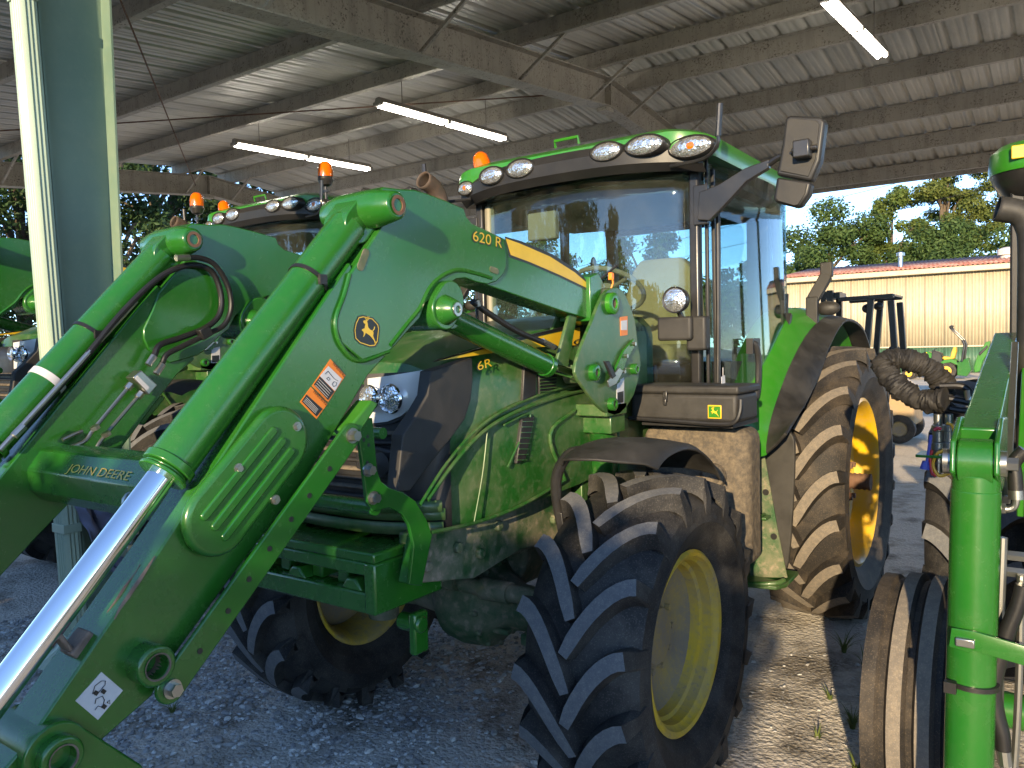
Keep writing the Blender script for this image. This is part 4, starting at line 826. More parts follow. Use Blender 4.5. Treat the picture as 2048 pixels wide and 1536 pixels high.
b = MB(); b.box((-.60, 2.34, 2.50), (.60, 2.42, 2.62)); b.box((-.6, 2.34, 1.35), (.6, 2.42, 1.60)); part(b, 'rear_frame', BLACK, bevel=.02)
b = MB(); b.box((-.60, .95, 2.54), (.60, 2.35, 2.56)); b.prism([(.95, 2.54), (1.25, 2.46), (1.9, 2.48), (2.3, 2.54)], -.6, .6); part(b, 'headliner', BEIGE, bevel=.03)
b = MB(); b.box((-.28, .88, 2.30), (-.10, .93, 2.45)); part(b, 'cab_display', BEIGE, bevel=.01)
b = MB(); b.box((-.62, 1.0, 1.18), (.62, 2.35, 1.26)); b.box((-.62, 1.5, 1.26), (-.30, 2.3, 1.72)); b.box((.46, 1.75, 1.26), (.62, 2.3, 1.60)); part(b, 'cab_floor', BLACK_D, bevel=.03)
b = MB(); b.prism([(1.0, 1.26), (1.0, 1.80), (1.12, 1.94), (1.22, 1.92), (1.16, 1.26)], -.16, .16); b.box((-.62, .93, 1.2), (-.56, .99, 2.55)); part(b, 'dash_console', BEIGE, bevel=.03)
b = MB(); sw = Vector((.0, 1.28, 2.04)); rt = Matrix.Rotation(math.radians(-32), 3, 'X'); b.tube([sw+rt @ Vector((.205*math.cos(2*PI*i/32), .205*math.sin(2*PI*i/32), 0)) for i in range(33)], .014, 8)
for a in (90, 210, 330): b.cyl(sw, sw+rt @ Vector((.2*math.cos(math.radians(a)), .2*math.sin(math.radians(a)), 0)), .011, n=8)
b.cyl(sw-rt @ Vector((0,0,.02)), sw+rt @ Vector((0,0,.012)), .045, n=16); b.cyl(sw, (0, 1.15, 1.85), .03, n=12); part(b, 'steering_wheel', BEIGE)
st = MB(); st.box((-.26, 1.55, 1.60), (.26, 2.02, 1.72)); seat = part(st, 'seat', SEATM, bevel=.045, seg=4)
b = MB(); b.rings([[(x, y0+k*.06*math.cos(PI*x/.6)*-1, z) for x, y0 in ((-w, 1.98), (-w*.5, 1.965), (0, 1.96), (w*.5, 1.965), (w, 1.98), (w, 2.08), (0, 2.09), (-w, 2.08))] for k, w, z in ((0, .25, 1.70), (0, .27, 1.85), (0, .25, 2.05), (0, .20, 2.20), (0, .14, 2.27))]); b.build('backrest', SEATM, seat, bevel=.02, seg=3)
b = MB(); b.box((.27, 1.62, 1.82), (.33, 1.98, 1.87)); b.box((-.36, 1.55, 1.80), (-.27, 1.98, 1.88)); b.box((-.15, 1.6, 1.3), (.15, 1.95, 1.6)); b.build('armrest', BLACK, seat, bevel=.02)
b = MB(); b.tube([(-.33, 1.72, 1.88), (-.34, 1.70, 2.12), (-.34, 1.72, 2.22)], .012, 8); b.ball((-.34, 1.72, 2.24), (.02, .02, .05)); part(b, 'control_lever', BLACK)
# rear fenders
SECX = [(.66, [(1.16, 1.05), (1.20, 1.22), (1.26, 1.38), (1.43, 1.57), (1.69, 1.76), (1.99, 1.885), (2.42, 1.93), (2.9, 1.88), (3.3, 1.68), (3.45, 1.45)]),
        (.76, [(1.20, 1.10), (1.22, 1.25), (1.27, 1.38), (1.43, 1.54), (1.69, 1.73), (1.99, 1.87), (2.42, 1.925), (2.9, 1.87), (3.3, 1.67), (3.45, 1.45)]),
        (.885, [(1.30, 1.14), (1.31, 1.20), (1.36, 1.30), (1.50, 1.43), (1.75, 1.605), (2.12, 1.775), (2.58, 1.87), (2.98, 1.83), (3.28, 1.65), (3.42, 1.43)]),
        (.94, [(1.28, 1.19), (1.30, 1.235), (1.40, 1.31), (1.57, 1.42), (1.83, 1.575), (2.13, 1.73), (2.56, 1.855), (2.98, 1.82), (3.26, 1.67), (3.40, 1.48)]),
        (1.0, [(1.24, 1.255), (1.30, 1.275), (1.45, 1.32), (1.64, 1.395), (1.90, 1.53), (2.11, 1.67), (2.52, 1.835), (2.98, 1.81), (3.24, 1.69), (3.38, 1.52)])]
for sd in (1, -1):
    for nm, i0, i1, mm in (('rear_fender', 0, 2, GREEN_B), ('fender_extension', 2, 4, BLACK_D)):
        b = MB(); rs = []
        for x, pr in SECX[i0:i1+1]: rs.append([(sd*x, y, z+(.004 if mm is BLACK_D else 0)) for y, z in smooth2(pr, 4, False)])
        b.rings(rs, closed=False, flip=sd < 0); part(b, nm, mm, solid=.018, bevel=.004, ang=50)
    b = MB(); b.box((sd*.70-.04, 1.3, 1.10), (sd*.70+.0, 3.2, 1.62)); b.cyl((sd*.66, 2.56, 1.2), (sd*.70, 2.56, 1.2), .62, n=32); part(b, 'inner_fender', TANKM)
    b = MB(); b.bar((sd*.86, 2.30, 1.80), (sd*.86, 2.30, 1.99), .07, .05, up=(0,1,0)); b.bar((sd*.86, 2.30, 1.97), (sd*.93, 2.36, 2.12), .07, .05, up=(0,1,0)); b.ball((sd*.93, 2.38, 1.92), (.075, .04, .045)); b.bar((sd*.93, 2.36, 2.11), (sd*.93, 2.36, 2.2), .07, .05, up=(0,1,0)); part(b, 'fender_lamp_post', BLACK_D, bevel=.006)
# mirrors
for sd in (1, -1):
    b = MB(); f = lambda x, y, z: (sd*x, y, z)
    b.box((min(sd*.66, sd*.73), .925, 2.29), (max(sd*.66, sd*.73), .955, 2.48)); b.prism([(q[0]*sd, q[1]) for q in ((.69, 2.31), (.75, 2.30), (.82, 2.36), (.93, 2.46), (1.03, 2.505), (1.035, 2.545), (.92, 2.52), (.80, 2.465), (.70, 2.44))], .90, .935, 'y')
    b.tube([f(1.03, .915, 2.525), f(1.08, .90, 2.545), f(1.16, .87, 2.548), f(1.20, .85, 2.548)], .016, 10, smooth=3); ma = part(b, 'mirror_arm', BLACKM, bevel=.004)
    b = MB(); b.box((min(sd*1.165, sd*1.235), .80, 2.51), (max(sd*1.165, sd*1.235), .86, 2.585)); b.cyl(f(1.15, .84, 2.55), f(1.26, .84, 2.55), .012, n=10); b.build('mirror_clamp', BLACKM, ma, bevel=.006)
    o1 = [(1570, 236), (1580, 230), (1642, 234), (1650, 242), (1640, 320), (1622, 362), (1552, 350), (1556, 330), (1563, 290)]; o2 = [(1553, 354), (1622, 364), (1617, 388), (1600, 412), (1590, 414), (1550, 404), (1546, 398)]
    for ol, nm in ((o1, 'mirror_head'), (o2, 'lower_mirror')):
        pp = [(p.x*sd, p.z) for p in (at(a, c, y=.87) for a, c in ol)]
        b = MB(); b.prism(pp, .87, .94, 'y'); mh = b.build(nm, BLACK, ma, bevel=.012, seg=3)
        cx_ = sum(p[0] for p in pp)/len(pp); cz_ = sum(p[1] for p in pp)/len(pp)
        b = MB(); b.prism([(cx_+(p[0]-cx_)*.80, cz_+(p[1]-cz_)*.88) for p in pp], .864, .872, 'y'); b.build('mirror_back', BLACK_D, ma, bevel=.002)
    b = MB(); b.tube([f(.60, .80, 2.56), f(.78, .76, 2.56), f(.86, .72, 2.60), f(.865, .72, 2.66)], .009, 8, smooth=3); b.cyl(f(.865, .72, 2.64), f(.875, .72, 2.78), .013, n=10); part(b, 'grab_bracket', BLACKM)
# work lamp and flasher on the left pillar
b = MB(); c = at(1352, 600, y=.80); b.lathe([(.06, .03), (.03, .058), (-.01, .064), (-.022, .062), (-.018, .056)], c, 'y', 28, (True, False)); b.cyl(c+Vector((0, .03, -.05)), c+Vector((.02, .08, -.14)), .014, n=8); wl_ = part(b, 'work_lamp', BLACKM)
b = MB(); b.lathe([(-.016, .056), (-.026, .04), (-.03, .001)], c, 'y', 26, (False, False)); b.build('lens', LENS, wl_, ang=70)
b = MB(); p = at(1315, 635, y=.84); q = at(1392, 680, y=.84); b.box((p.x, .83, q.z), (q.x-.02, .88, p.z)); b.box((q.x-.06, .86, q.z-.05), (q.x+.04, .93, p.z)); fl = part(b, 'flasher_housing', BLACK_D, bevel=.014, seg=3)
b = MB(); p = at(1446, 752, x=.83); b.box((p.x, p.y-.02, p.z-.085), (p.x+.002, p.y+.025, p.z), rot=Matrix.Rotation(.12, 3, 'X')); b.tube([p, p+Vector((0, .0, .04))], .0015, 5); part(b, 'hang_tag', WHITE)
# toolbox, fuel tank, step, mudguards
b = MB(); b.box((.46, .62, 1.365), (.975, .90, 1.495)); tb = part(b, 'toolbox', BLACK_D, bevel=.02, seg=3)
b = MB(); b.box((.45, .61, 1.492), (.985, .91, 1.530)); b.build('lid', BLACK_D, tb, bevel=.012, seg=3)
b = MB(); b.tube([(.455, .615, 1.375), (.70, .612, 1.368), (.90, .612, 1.362), (.965, .612, 1.375), (.985, .62, 1.42), (.985, .63, 1.47)], .010, 8, smooth=4); b.build('handle', BLACK, tb)
b = MB(); b.box((.63, .606, 1.455), (.652, .618, 1.505)); b.box((.633, .602, 1.44), (.649, .612, 1.47)); b.build('latch', BLACKM, tb, bevel=.003)
b = MB(); b.prism([(x, z) for x, z in smooth2([(.842, 1.385), (.842, 1.445), (.905, 1.445), (.905, 1.385)], 1)], .6145, .619, 'y'); pl_ = b.build('emblem_plate', YDECAL, tb, bevel=.006)
b = MB(); b.prism([(.847, 1.39), (.847, 1.44), (.90, 1.44), (.90, 1.39)], .6130, .6145, 'y'); b.build('emblem_plate', GREEN_B, tb); stag(tb, (.873, .6125, 1.413), (1, 0, 0), (0, 0, 1), .042, YDECAL, (0, -1, 0))
b = MB(); b.rings([[(x, y, z) for x, y in ((.44+k, .80), (.90-k, .80), (.955-k, .845), (.955-k, 1.0), (.44+k, 1.0))] for z, k in ((.66, .04), (.70, .0), (1.20, .0), (1.285, .0), (1.32, .03))]); ft = part(b, 'fuel_tank', TANKM, bevel=.035, seg=4)
b = MB(); b.lathe([(0, .06), (-.035, .055), (-.04, .04), (-.03, .03), (-.03, .001)], (.80, .805, 1.10), 'y', 24, (True, False)); b.build('filler_cap', TANKM, ft, bevel=.004)
b = MB(); b.box((.50, .66, 1.34), (.94, 1.0, 1.36)); part(b, 'toolbox_shelf', BLACK)
b = MB(); b.prism(smooth2([(.74, 1.16), (.75, 1.235), (.80, 1.25), (.92, 1.255), (.965, 1.225), (.975, 1.15), (.965, .88), (.94, .56), (.91, .50), (.84, .52), (.76, .8)], 2), 1.49, 1.515, 'y'); part(b, 'mud_flap', BLACK_D, bevel=.008)
b = MB(); b.prism([(.79, 1.17), (.845, 1.12), (.91, .736), (.958, .49), (.76, .465), (.76, .9)], 1.395, 1.407, 'y'); sp_ = part(b, 'step_side', GREEN_M, bevel=.003)  # darker green here paints in the shade on the plate
for px in (1,):
    for x, z in ((.85, .93), (.89, .70)): b = MB(); b.cyl((x, 1.3935, z), (x, 1.396, z), .017, n=14); b.build('bolt_hole', INK, sp_)
b = MB(); b.prism([(.70, 1.30), (.80, 1.24), (.94, 1.27), (.97, 1.34), (.96, 1.60), (.70, 1.60)], .455, .475, 'z'); b.box((.745, 1.26, .38), (.775, 1.28, .46)); b.tube([(.72, 1.29, .47), (.80, 1.245, .475), (.93, 1.265, .49), (.965, 1.32, .50)], .014, 8, smooth=3); part(b, 'step', GREEN_D, bevel=.004); b = MB(); b.box((.64, 1.30, .80), (.88, 1.385, .815))
for k in range(5): b.box((.66+.045*k, 1.305, .813), (.675+.045*k, 1.38, .825))
part(b, 'step', GREEN_D, bevel=.004)
# front fenders on brackets
FP = [(-.41, 1.325), (-.34, 1.35), (-.22, 1.365), (-.08, 1.365), (.06, 1.345), (.18, 1.305), (.28, 1.255), (.35, 1.20)]
for sd in (1, -1):
    b = MB(); rs = []
    for x, dz, dy in ((.68, -.035, .05), (.70, -.008, .03), (.75, 0, .0), (.84, .003, .01), (.91, -.005, .05), (.965, -.02, .14), (.985, -.045, .20)):
        rs.append([(sd*x, y+dy*(1-(y+.46)/1.0), z+dz) for y, z in smooth2(FP, 4, False)])
    b.rings(rs, closed=False, flip=sd < 0); ff = part(b, 'front_fender', BLACK_D, solid=.010, bevel=.003, ang=50)
    b = MB(); b.tube([(sd*.74, -.28, 1.34), (sd*.66, -.28, 1.32), (sd*.60, -.27, 1.22), (sd*.59, -.22, 1.05), (sd*.59, -.12, .86)], .022, 8, smooth=4); b.prism([(-.20, .80), (-.26, 1.10), (-.12, 1.12), (-.05, .84), (.0, .80)], sd*.60-.015, sd*.60+.015); b.build('fender_bracket', BLACKM, ff, bevel=.004)
# exhaust and beacons
b = MB(); ex0 = Vector((-.70, .62, 1.4)); b.tube([(-.70, .66, 1.5), (-.70, .66, 2.3), (-.70, .65, 2.52), (-.70, .60, 2.60), (-.70, .51, 2.635)], .046, 18, smooth=5, caps=(True, False)); ex = part(b, 'exhaust_stack', EXH, solid=.005)
b = MB(); b.cyl((-.70, .66, 1.45), (-.70, .66, 2.05), .085, n=22); b.build('heat_shield', BLACK_D, ex, bevel=.02)
def beacon(x, y, z, tilt=0, mast=.12):
    r = Matrix.Rotation(tilt, 3, 'Y'); c = Vector((x, y, z))
    b = MB(); b.cyl(c, c+r @ Vector((0, 0, mast)), .010, n=8); b.lathe([(0, .025), (.01, .05), (.05, .056), (.06, .05)], (0,0,0), 'z', 22)
    k = len(b.v)-4*22; b.v[k:] = [tuple(c+r @ (Vector(q)+Vector((0, 0, mast)))) for q in b.v[k:]]
    bo = part(b, 'beacon', BLACKM); b = MB(); b.lathe([(.06, .05), (.11, .05), (.145, .043), (.165, .025), (.17, .001)], (0,0,0), 'z', 22, (True, False)); b.v = [tuple(c+r @ (Vector(q)+Vector((0, 0, mast)))) for q in b.v]; b.build('amber_dome', ORANGE, bo, ang=60); return bo
beacon(-.60, .95, 2.66, -.25, .03)

# ------------------------------------------------------------------ the second loader tractor, beyond the column
TS = 1.13; TL = Vector((-3.9, .95, 0))
def mid_y(o):
    bb = [o.matrix_basis @ Vector(c) for c in o.bound_box]; return sum(q.y for q in bb)/8
front = {c.name for c in tr.children if mid_y(c) < .58 and not c.name.startswith(('exhaust', 'beacon', 'grab', 'cab', 'roof'))}
t2 = tr.copy(); COL.objects.link(t2); t2.location = TL; t2.scale = (TS,)*3
tag(t2, 'green loader tractor beyond the steel column, amber beacons raised above its cab', 'tractor', 'loader tractors under the shed')
for c in list(tr.children):
    k = copy_tree(c, t2)
    if c.name in front: k.location.y -= .35/TS
for px, py, yy in ((395, 440, 1.78), (652, 385, 1.9)):
    q = at(px, py, y=yy); p = (q-TL)/TS
    b = MB(); b.cyl(p-Vector((0,0,.12)), p+Vector((0,0,.055)), .011, n=8); b.box(p-Vector((.03,.012,.0)), p+Vector((.03,.012,.018))); b.lathe([(.045, .022), (.055, .042), (.095, .060), (.115, .056)], p, 'z', 20); bo = b.build('beacon', BLACKM, t2)
    b = MB(); b.lathe([(.115, .056), (.165, .056), (.20, .049), (.225, .032), (.232, .001)], p, 'z', 20, (True, False)); b.build('amber_dome', ORANGE, bo, ang=60)

# ------------------------------------------------------------------ the utility tractor at the edge of the lane
ut = empty('utility_tractor', (2.5, 1.0, 0)); tag(ut, 'green utility tractor with ribbed front tyres, loader pipes and a tall exhaust stack', 'tractor')
UO = Vector((2.5, 1.0, 0))
class UB(MB):
    def build(s, name, mats, parent=ut, **k):
        if parent is ut or getattr(parent, 'parent', None) is ut: s.v = [tuple(Vector(q)-UO) for q in s.v]
        return MB.build(s, name, mats, parent, **k)
def ribbed(c, side):
    b = MB(); w = .165; R = .435; prof = [(-.09, .20), (-.14, .25), (-w, .32), (-.155, .385)]
    for k in range(4):
        x = -.135+.09*k
        if k: prof += [(x-.056, R-.028), (x-.036, R-.032)]
        prof += [(x-.024, R-.006 if 0 < k < 3 else R-.02), (x+.022, R-.006 if 0 < k < 3 else R-.02), (x+.034, R-.032)]
    prof = prof[:-1]+[(.155, .385), (w, .32), (.14, .25), (.09, .20)]
    b.lathe(prof, n=64, caps=(False, False))
    mi = [1 if abs(math.hypot(*(np.mean([b.v[i][1:] for i in f], 0)))-.43) < .014 and abs(sum(b.v[f[0]][0]-b.v[i][0] for i in f)) > .05 else 0 for f in b.f]; b.m = mi
    b.v = [(q[0]*.92, q[1], q[2]) for q in b.v]; d = MB(); d.lathe([(.05, .2), (.02, .15), (.0, .09), (.05, .07), (.05, .0)], n=32); wh = d.build('front_wheel', YELLOW, ut, loc=Vector(c)-UO); wh.scale = (side, 1, 1)
    b.build('tyre', [RUBBER_T, LUGTOP_T], wh, ang=40); r = MB(); r.lathe([(.09, .215), (.10, .21), (.08, .195), (.03, .18), (-.05, .19), (-.09, .215)], n=40, caps=(False, False)); r.build('rim', YELLOW, wh, solid=.006)
ribbed((1.735, .42, .425), -1); ribbed((3.265, .42, .425), 1)
for sd, x in ((-1, 1.80), (1, 3.2)):
    w = wheel('rear_wheel', ut, Vector((x, 2.05, .74))-UO, .76, .715, .42, .40, .14, 18, [(a*.85, r*.8) for a, r in RR], [(a*.8, r*.8) for a, r in RD], [RUBBER, LUGTOP], [YELLOW, YELLOW], sd, None, hw=.03)
b = UB(); b.cyl((1.75, .42, .43), (3.25, .42, .43), .06, n=14); b.box((2.28, -.1, .45), (2.72, 2.3, .95)); b.cyl((1.8, 2.05, .74), (3.2, 2.05, .74), .1, n=16); b.build('chassis', GREEN, bevel=.02)
b = UB(); b.rings([[(2.5+q*w, y, z) for q, z in ((1, .95), (1, 1.42), (.8, 1.5), (0, 1.53), (-.8, 1.5), (-1, 1.42), (-1, .95))] for y, w in ((-.05, .22), (.1, .27), (.9, .29), (1.5, .29))]); b.build('hood', GREEN_B, bevel=.02)
b = UB(); b.box((2.26, -.08, 1.0), (2.74, -.02, 1.44)); b.build('grille', BLACK, bevel=.02)
# cab roof with black underside and reflector
def crn(z, k, x0=1.83, x1=3.17, y0=1.52, y1=2.95, r=.20):
    pts = []
    for cx_, cy_, a0 in ((x1-r, y1-r, 0), (x0+r, y1-r, PI/2), (x0+r, y0+r, PI), (x1-r, y0+r, 1.5*PI)):
        for i in range(7): a = a0+PI/2*i/6; pts.append((cx_+(r-k)*math.cos(a)+0, cy_+(r-k)*math.sin(a), z))
    return pts
b = UB(); b.rings([crn(2.475, .0), crn(2.50, -.006), crn(2.57, .0), crn(2.605, .04), crn(2.62, .12)]); rf2 = b.build('cab_roof', GREEN_B, ang=40)
b = UB(); b.rings([crn(2.33, .16), crn(2.37, .07), crn(2.44, .02), crn(2.476, .006)]); b.build('roof_liner', BLACKM, ang=40)
b = UB(); b.box((1.93, 1.508, 2.515), (2.10, 1.522, 2.575)); b.build('reflector', YDECAL, rf2, bevel=.004)
for x, y in ((1.95, 1.66), (3.05, 1.66), (1.95, 2.8), (3.05, 2.8)):
    b = UB(); b.bar((x, y, 1.1), (x, y, 2.40), .06, .06, up=(0,1,0)); b.build('cab_post', BLACK, bevel=.01)
b = UB(); b.box((2.2, 2.1, 1.0), (2.8, 2.6, 1.15)); b.box((2.25, 2.5, 1.15), (2.75, 2.62, 1.6)); b.build('seat', BLACK, bevel=.04)
# exhaust
ES = 1.0; p0 = at(2062, 700, y=ES); 
b = UB(); b.tube([(p0.x, ES, 1.2), (p0.x, ES, 1.7), tuple(at(2064, 500, y=ES)), tuple(at(2058, 452, y=ES)), tuple(at(2038, 426, y=ES-.01)), tuple(at(1994, 417, y=ES-.03))], .047, 20, smooth=5, caps=(True, False)); b.build('exhaust_stack', BLACK_D, solid=.005)
# loader: boom, knuckle, cylinder, pipes
J = at(1953, 925, y=-.38); 
top = at(2013, 688, y=1.25); d = (top-J)
b = UB(); b.bar(J+Vector((.0, .06, .035)), top, .088, .10); b.prism([(J.y-.07, J.z-.02), (J.y-.05, J.z+.06), (J.y+.08, J.z+.11), (J.y+.25, J.z+.10), (J.y+.22, J.z-.06), (J.y+.05, J.z-.08)], J.x-.055, J.x-.042); b.prism([(J.y-.07, J.z-.02), (J.y-.05, J.z+.06), (J.y+.08, J.z+.11), (J.y+.25, J.z+.10), (J.y+.22, J.z-.06), (J.y+.05, J.z-.08)], J.x+.042, J.x+.055)
bm = b.build('loader_arm', GREEN, bevel=.006, seg=3)
b = UB(); b.bar(at(2030, 690, y=1.25)+Vector((.04,0,-.02)), at(2040, 1000, y=.3), .02, .14); b.build('mast_plate', GREEN_B, bevel=.004)
b = UB(); b.cyl(J+Vector((-.075,0,0)), J+Vector((.068,0,0)), .033, n=20); b.build('pivot_pin', STEEL, bm); b = UB(); b.cyl(J+Vector((.068,0,0)), J+Vector((.092,0,0)), .018, n=6); b.build('bolt', STEEL, bm)
foot = at(1936, 1560, y=-.40); foot = Vector((foot.x, -.40, foot.z)); dv = (foot-J).normalized()
b = UB(); b.cyl(J+Vector((-.040,0,0)), J+Vector((.040,0,0)), .062, n=26); b.cyl(J+dv*.03, J+dv*.075, .056, n=26); b.cyl(J+dv*.07, J+dv*1.3, .058, n=32); cy = b.build('lift_cylinder', GREEN, bevel=.004)
p = at(1935, 1280, y=-.45); b = UB(); b.add([at(a, c, y=-.462) for a, c in ((1903, 1255), (1948, 1262), (2120, 1312), (2120, 1352), (1945, 1300), (1938, 1305), (1898, 1292))], [(0,1,2,3,4,5,6)]); b.build('strap_bracket', GREEN, solid=.008, bevel=.002)
b = UB(); b.box((p.x-.025, -.478, p.z-.012), (p.x+.018, -.462, p.z+.010)); b.build('clamp', STEEL, bevel=.003)
p = at(1945, 1365, y=-.4); b = UB(); b.cyl(p-dv*.006+Vector((.0,.0,.0)), p+dv*.006, .0605, n=28); b.box((p.x-.058, -.475, p.z-.012), (p.x-.030, -.455, p.z+.016)); b.build('zip_tie', HOSE, cy)
for pts, r in (([(2006, 1075), (2004, 1130), (2000, 1240), (1998, 1400), (1994, 1480), (2015, 1530), (2030, 1560)], .0115), ([(2042, 1150), (2040, 1300), (2034, 1450), (2024, 1600)], .0095)):
    b = UB(); b.tube([at(a, c, y=-.32) for a, c in pts], r, 10, smooth=3); b.build('steel_pipe', STEEL)
b = UB(); b.tube([at(a, c, y=-.36) for a, c in ((2046, 1170), (2034, 1215), (2012, 1270), (1990, 1340), (1984, 1385), (1992, 1430), (2004, 1470), (2007, 1500))], lambda t: .021-.003*math.cos(6*t), 12, smooth=5); sl_ = b.build('hose_sleeve', HOSE)
b = UB(); b.cyl(at(2007, 1497, y=-.36), at(2011, 1530, y=-.36), .017, n=10); b.build('hose_fitting', STEEL, sl_)
for (px, py) in ((2030, 1112), (2030, 1145), (2022, 1308)):
    c = at(px, py, y=-.30); b = UB(); b.cyl(c-Vector((.022,0,0)), c+Vector((.022,0,0)), .014, n=6); b.cyl(c-Vector((.034,0,0)), c+Vector((.034,0,0)), .008, n=10); b.build('pipe_nut', STEEL)
b = UB(); b.tube([at(a, c, y=-.30) for a, c in ((1998, 1016), (2018, 1018), (2030, 1012), (2033, 995))], .009, 10, smooth=3); b.build('elbow_pipe', STEEL)
b = UB(); b.cyl(at(2033, 998, y=-.3), at(2032, 980, y=-.3), .019, n=14); b.cyl(at(1994, 1016, y=-.3), at(2012, 1017, y=-.3), .015, n=6); b.build('hose_fitting', STEEL)
b = UB(); b.tube([at(a, c, y=-.3) for a, c in ((2032, 985), (2030, 950), (2028, 925), (2050, 900))], .018, 12, smooth=4); b.build('hydraulic_hose', HOSE)
b = UB(); b.bar(at(2012, 1000, y=-.2), at(2030, 690, y=.6), .022, .03); b.build('guide_bar', STEEL, bevel=.003)
# couplers with coloured dust caps
CY = .55
for k, (px, col) in enumerate(((1876, 'r'), (1900, 'y'))):
    b = UB()
    for y0, y1, r in ((828, 850, .014), (850, 862, .022), (862, 884, .019), (884, 900, .024), (900, 925, .022), (925, 945, .015)): b.cyl(at(px-2*k, y0, y=CY), at(px-2*k, y1, y=CY), r, n=12)
    cpl = b.build('coupler', STEEL, bevel=.002)
RED = simple('red_plastic', (.55,.02,.03), .4); BLUE = simple('blue_plastic', (.06,.08,.40), .4); YPL = simple('yellow_plastic', (.75,.36,.02), .4)
for pts, m_, r in (([(1868, 860), (1876, 856), (1882, 859)], RED, .006), ([(1864, 900), (1860, 920), (1864, 945), (1872, 952)], RED, .006), ([(1890, 900), (1874, 908), (1866, 930), (1876, 950), (1890, 950), (1902, 942)], YPL, .006), ([(1893, 846), (1905, 852), (1912, 880), (1918, 905)], YPL, .005), ([(1862, 870), (1858, 900), (1854, 925)], BLUE, .006)):
    b = UB(); b.tube([at(a, c, y=CY-.04) for a, c in pts], r, 8, smooth=4); b.build('cap_cord', m_)
b = UB(); b.cyl(at(1898, 945, y=CY-.04), at(1912, 935, y=CY-.04), .018, .014, n=12); b.build('dust_cap', YPL); b = UB(); b.cyl(at(1852, 922, y=CY-.04), at(1850, 938, y=CY-.04), .012, .018, n=12); b.build('dust_cap', BLUE)
b = UB(); p = at(1835, 908, y=CY); b.box((p.x, CY-.05, p.z-.006), (p.x+.22, CY+.08, p.z+.004)); b.build('coupler_plate', GREEN_B, bevel=.002)
# bundled hoses in a black wrinkled sleeve
def wr(t): return .050+.0025*math.sin(95*t)+.002*math.sin(140*t+1)+.003*math.sin(23*t)
b = UB(); b.tube([at(a, c, y=.62+.02*i) for i, (a, c) in enumerate(((1892, 800), (1850, 802), (1808, 782), (1778, 752), (1768, 728), (1790, 718), (1825, 722), (1858, 738), (1882, 762), (1888, 790)))], lambda t: .042, 20, smooth=16)
for j in range(len(b.v)):                                  # irregular gathers in the cloth
    i_, k_ = divmod(j, 20); ri = b.v[i_*20:(i_+1)*20]; c_ = sum((Vector(q) for q in ri), Vector())/20 if k_ == 0 else c_; a_ = 2*PI*k_/20
    w_ = 1+.10*math.sin(.55*i_+1.7*math.sin(a_+.07*i_))+.07*math.sin(.93*i_-2*a_+1)+.06*math.sin(2.1*i_+3*a_)+.05*math.sin(.21*i_)
    rr_ = w_; b.v[j] = tuple(c_+(Vector(b.v[j])-c_)*rr_) if k_ else b.v[j]
sv = b.build('hose_sleeve', plastic('sleeve_fabric', (.010,.009,.0085), .62, .45, (.045,.04,.034), grain=140, ds=14))
for pts in (((1880, 772), (1920, 772), (1938, 782), (1938, 795)), ((1885, 795), (1925, 802), (1950, 808)), ((1882, 812), (1915, 820), (1945, 822))):
    b = UB(); b.tube([at(a, c, y=.66) for a, c in pts], .013, 10, smooth=4); b.build('hydraulic_hose', HOSE)
for a, c in (((1936, 780), (1938, 800)), ((1938, 798), (1955, 795)), ((1942, 808), (1960, 806)), ((1940, 818), (1958, 820))): 
    b = UB(); b.cyl(at(*a, y=.66), at(*c, y=.66), .014, n=10); b.build('hose_fitting', STEEL)

# ------------------------------------------------------------------ yard beyond the shed
TAN = paint('tan_wall_paint', (.40,.34,.235), .5, .3, (.4,.33,.2), coat=0, dscale=.5); WGR = paint('green_wainscot_paint', (.035,.11,.06), .5, .15, coat=0, dscale=.8)
REDR = paint('red_roof_paint', (.24,.065,.04), .7, .7, (.55,.42,.34), coat=0, dscale=1.2); TRIM = paint('cream_trim', (.44,.37,.26), .5, .2, coat=0)
BY = 44.0; xl = at(1566, 560, y=BY).x; zb_ = 1.38; ze = at(1900, 545, y=BY).z; BO = Vector((xl+14, BY+7, 0))
mbld = empty('metal_building', BO); tag(mbld, 'tan corrugated metal building with green wainscot and faded red roof', 'building')
def bb(b, name, mats, par=mbld, **k): b.v = [tuple(Vector(q)-BO) for q in b.v]; return b.build(name, mats, par, **k)
wpro = []
for k in range(3):
    o = k*.305; wpro += [(o, 0), (o+.09, 0), (o+.11, -.032), (o+.15, -.032), (o+.17, 0), (o+.235, 0), (o+.24, -.008), (o+.26, -.008), (o+.265, 0)]
wpro += [(.915, 0)]
fw = {}
for i in range(32):
    for nm, z0, z1, mm in (('wall_panel', zb_, ze, TAN), ('wainscot_panel', 0.0, zb_-.04, WGR)):
        if nm not in fw:
            b = MB(); b.rings([[(x, y, z) for x, y in wpro] for z in (z0, z1)], closed=False, flip=True); fw[nm] = b.build(nm, mm, mbld, solid=.003, ang=15); o = fw[nm]
        else: o = fw[nm].copy(); COL.objects.link(o)
        o.location = Vector((xl+.914*i, BY, 0))-BO
XR_ = xl+.914*32
b = MB(); b.box((xl-.05, BY-.05, zb_-.05), (XR_, BY+.02, zb_+.02)); bb(b, 'wall_trim', TRIM)
b = MB(); b.box((xl-.35, BY-.45, ze-.02), (XR_+.3, BY-.02, ze+.26)); bb(b, 'eave_fascia', TRIM, bevel=.03)
b = MB(); b.box((xl, BY+.05, 0), (xl+.06, BY+14, ze)); b.box((XR_-.06, BY+.05, 0), (XR_, BY+14, ze)); b.box((xl, BY+13.9, 0), (XR_, BY+14, ze)); bb(b, 'wall', TAN)
rpro = []
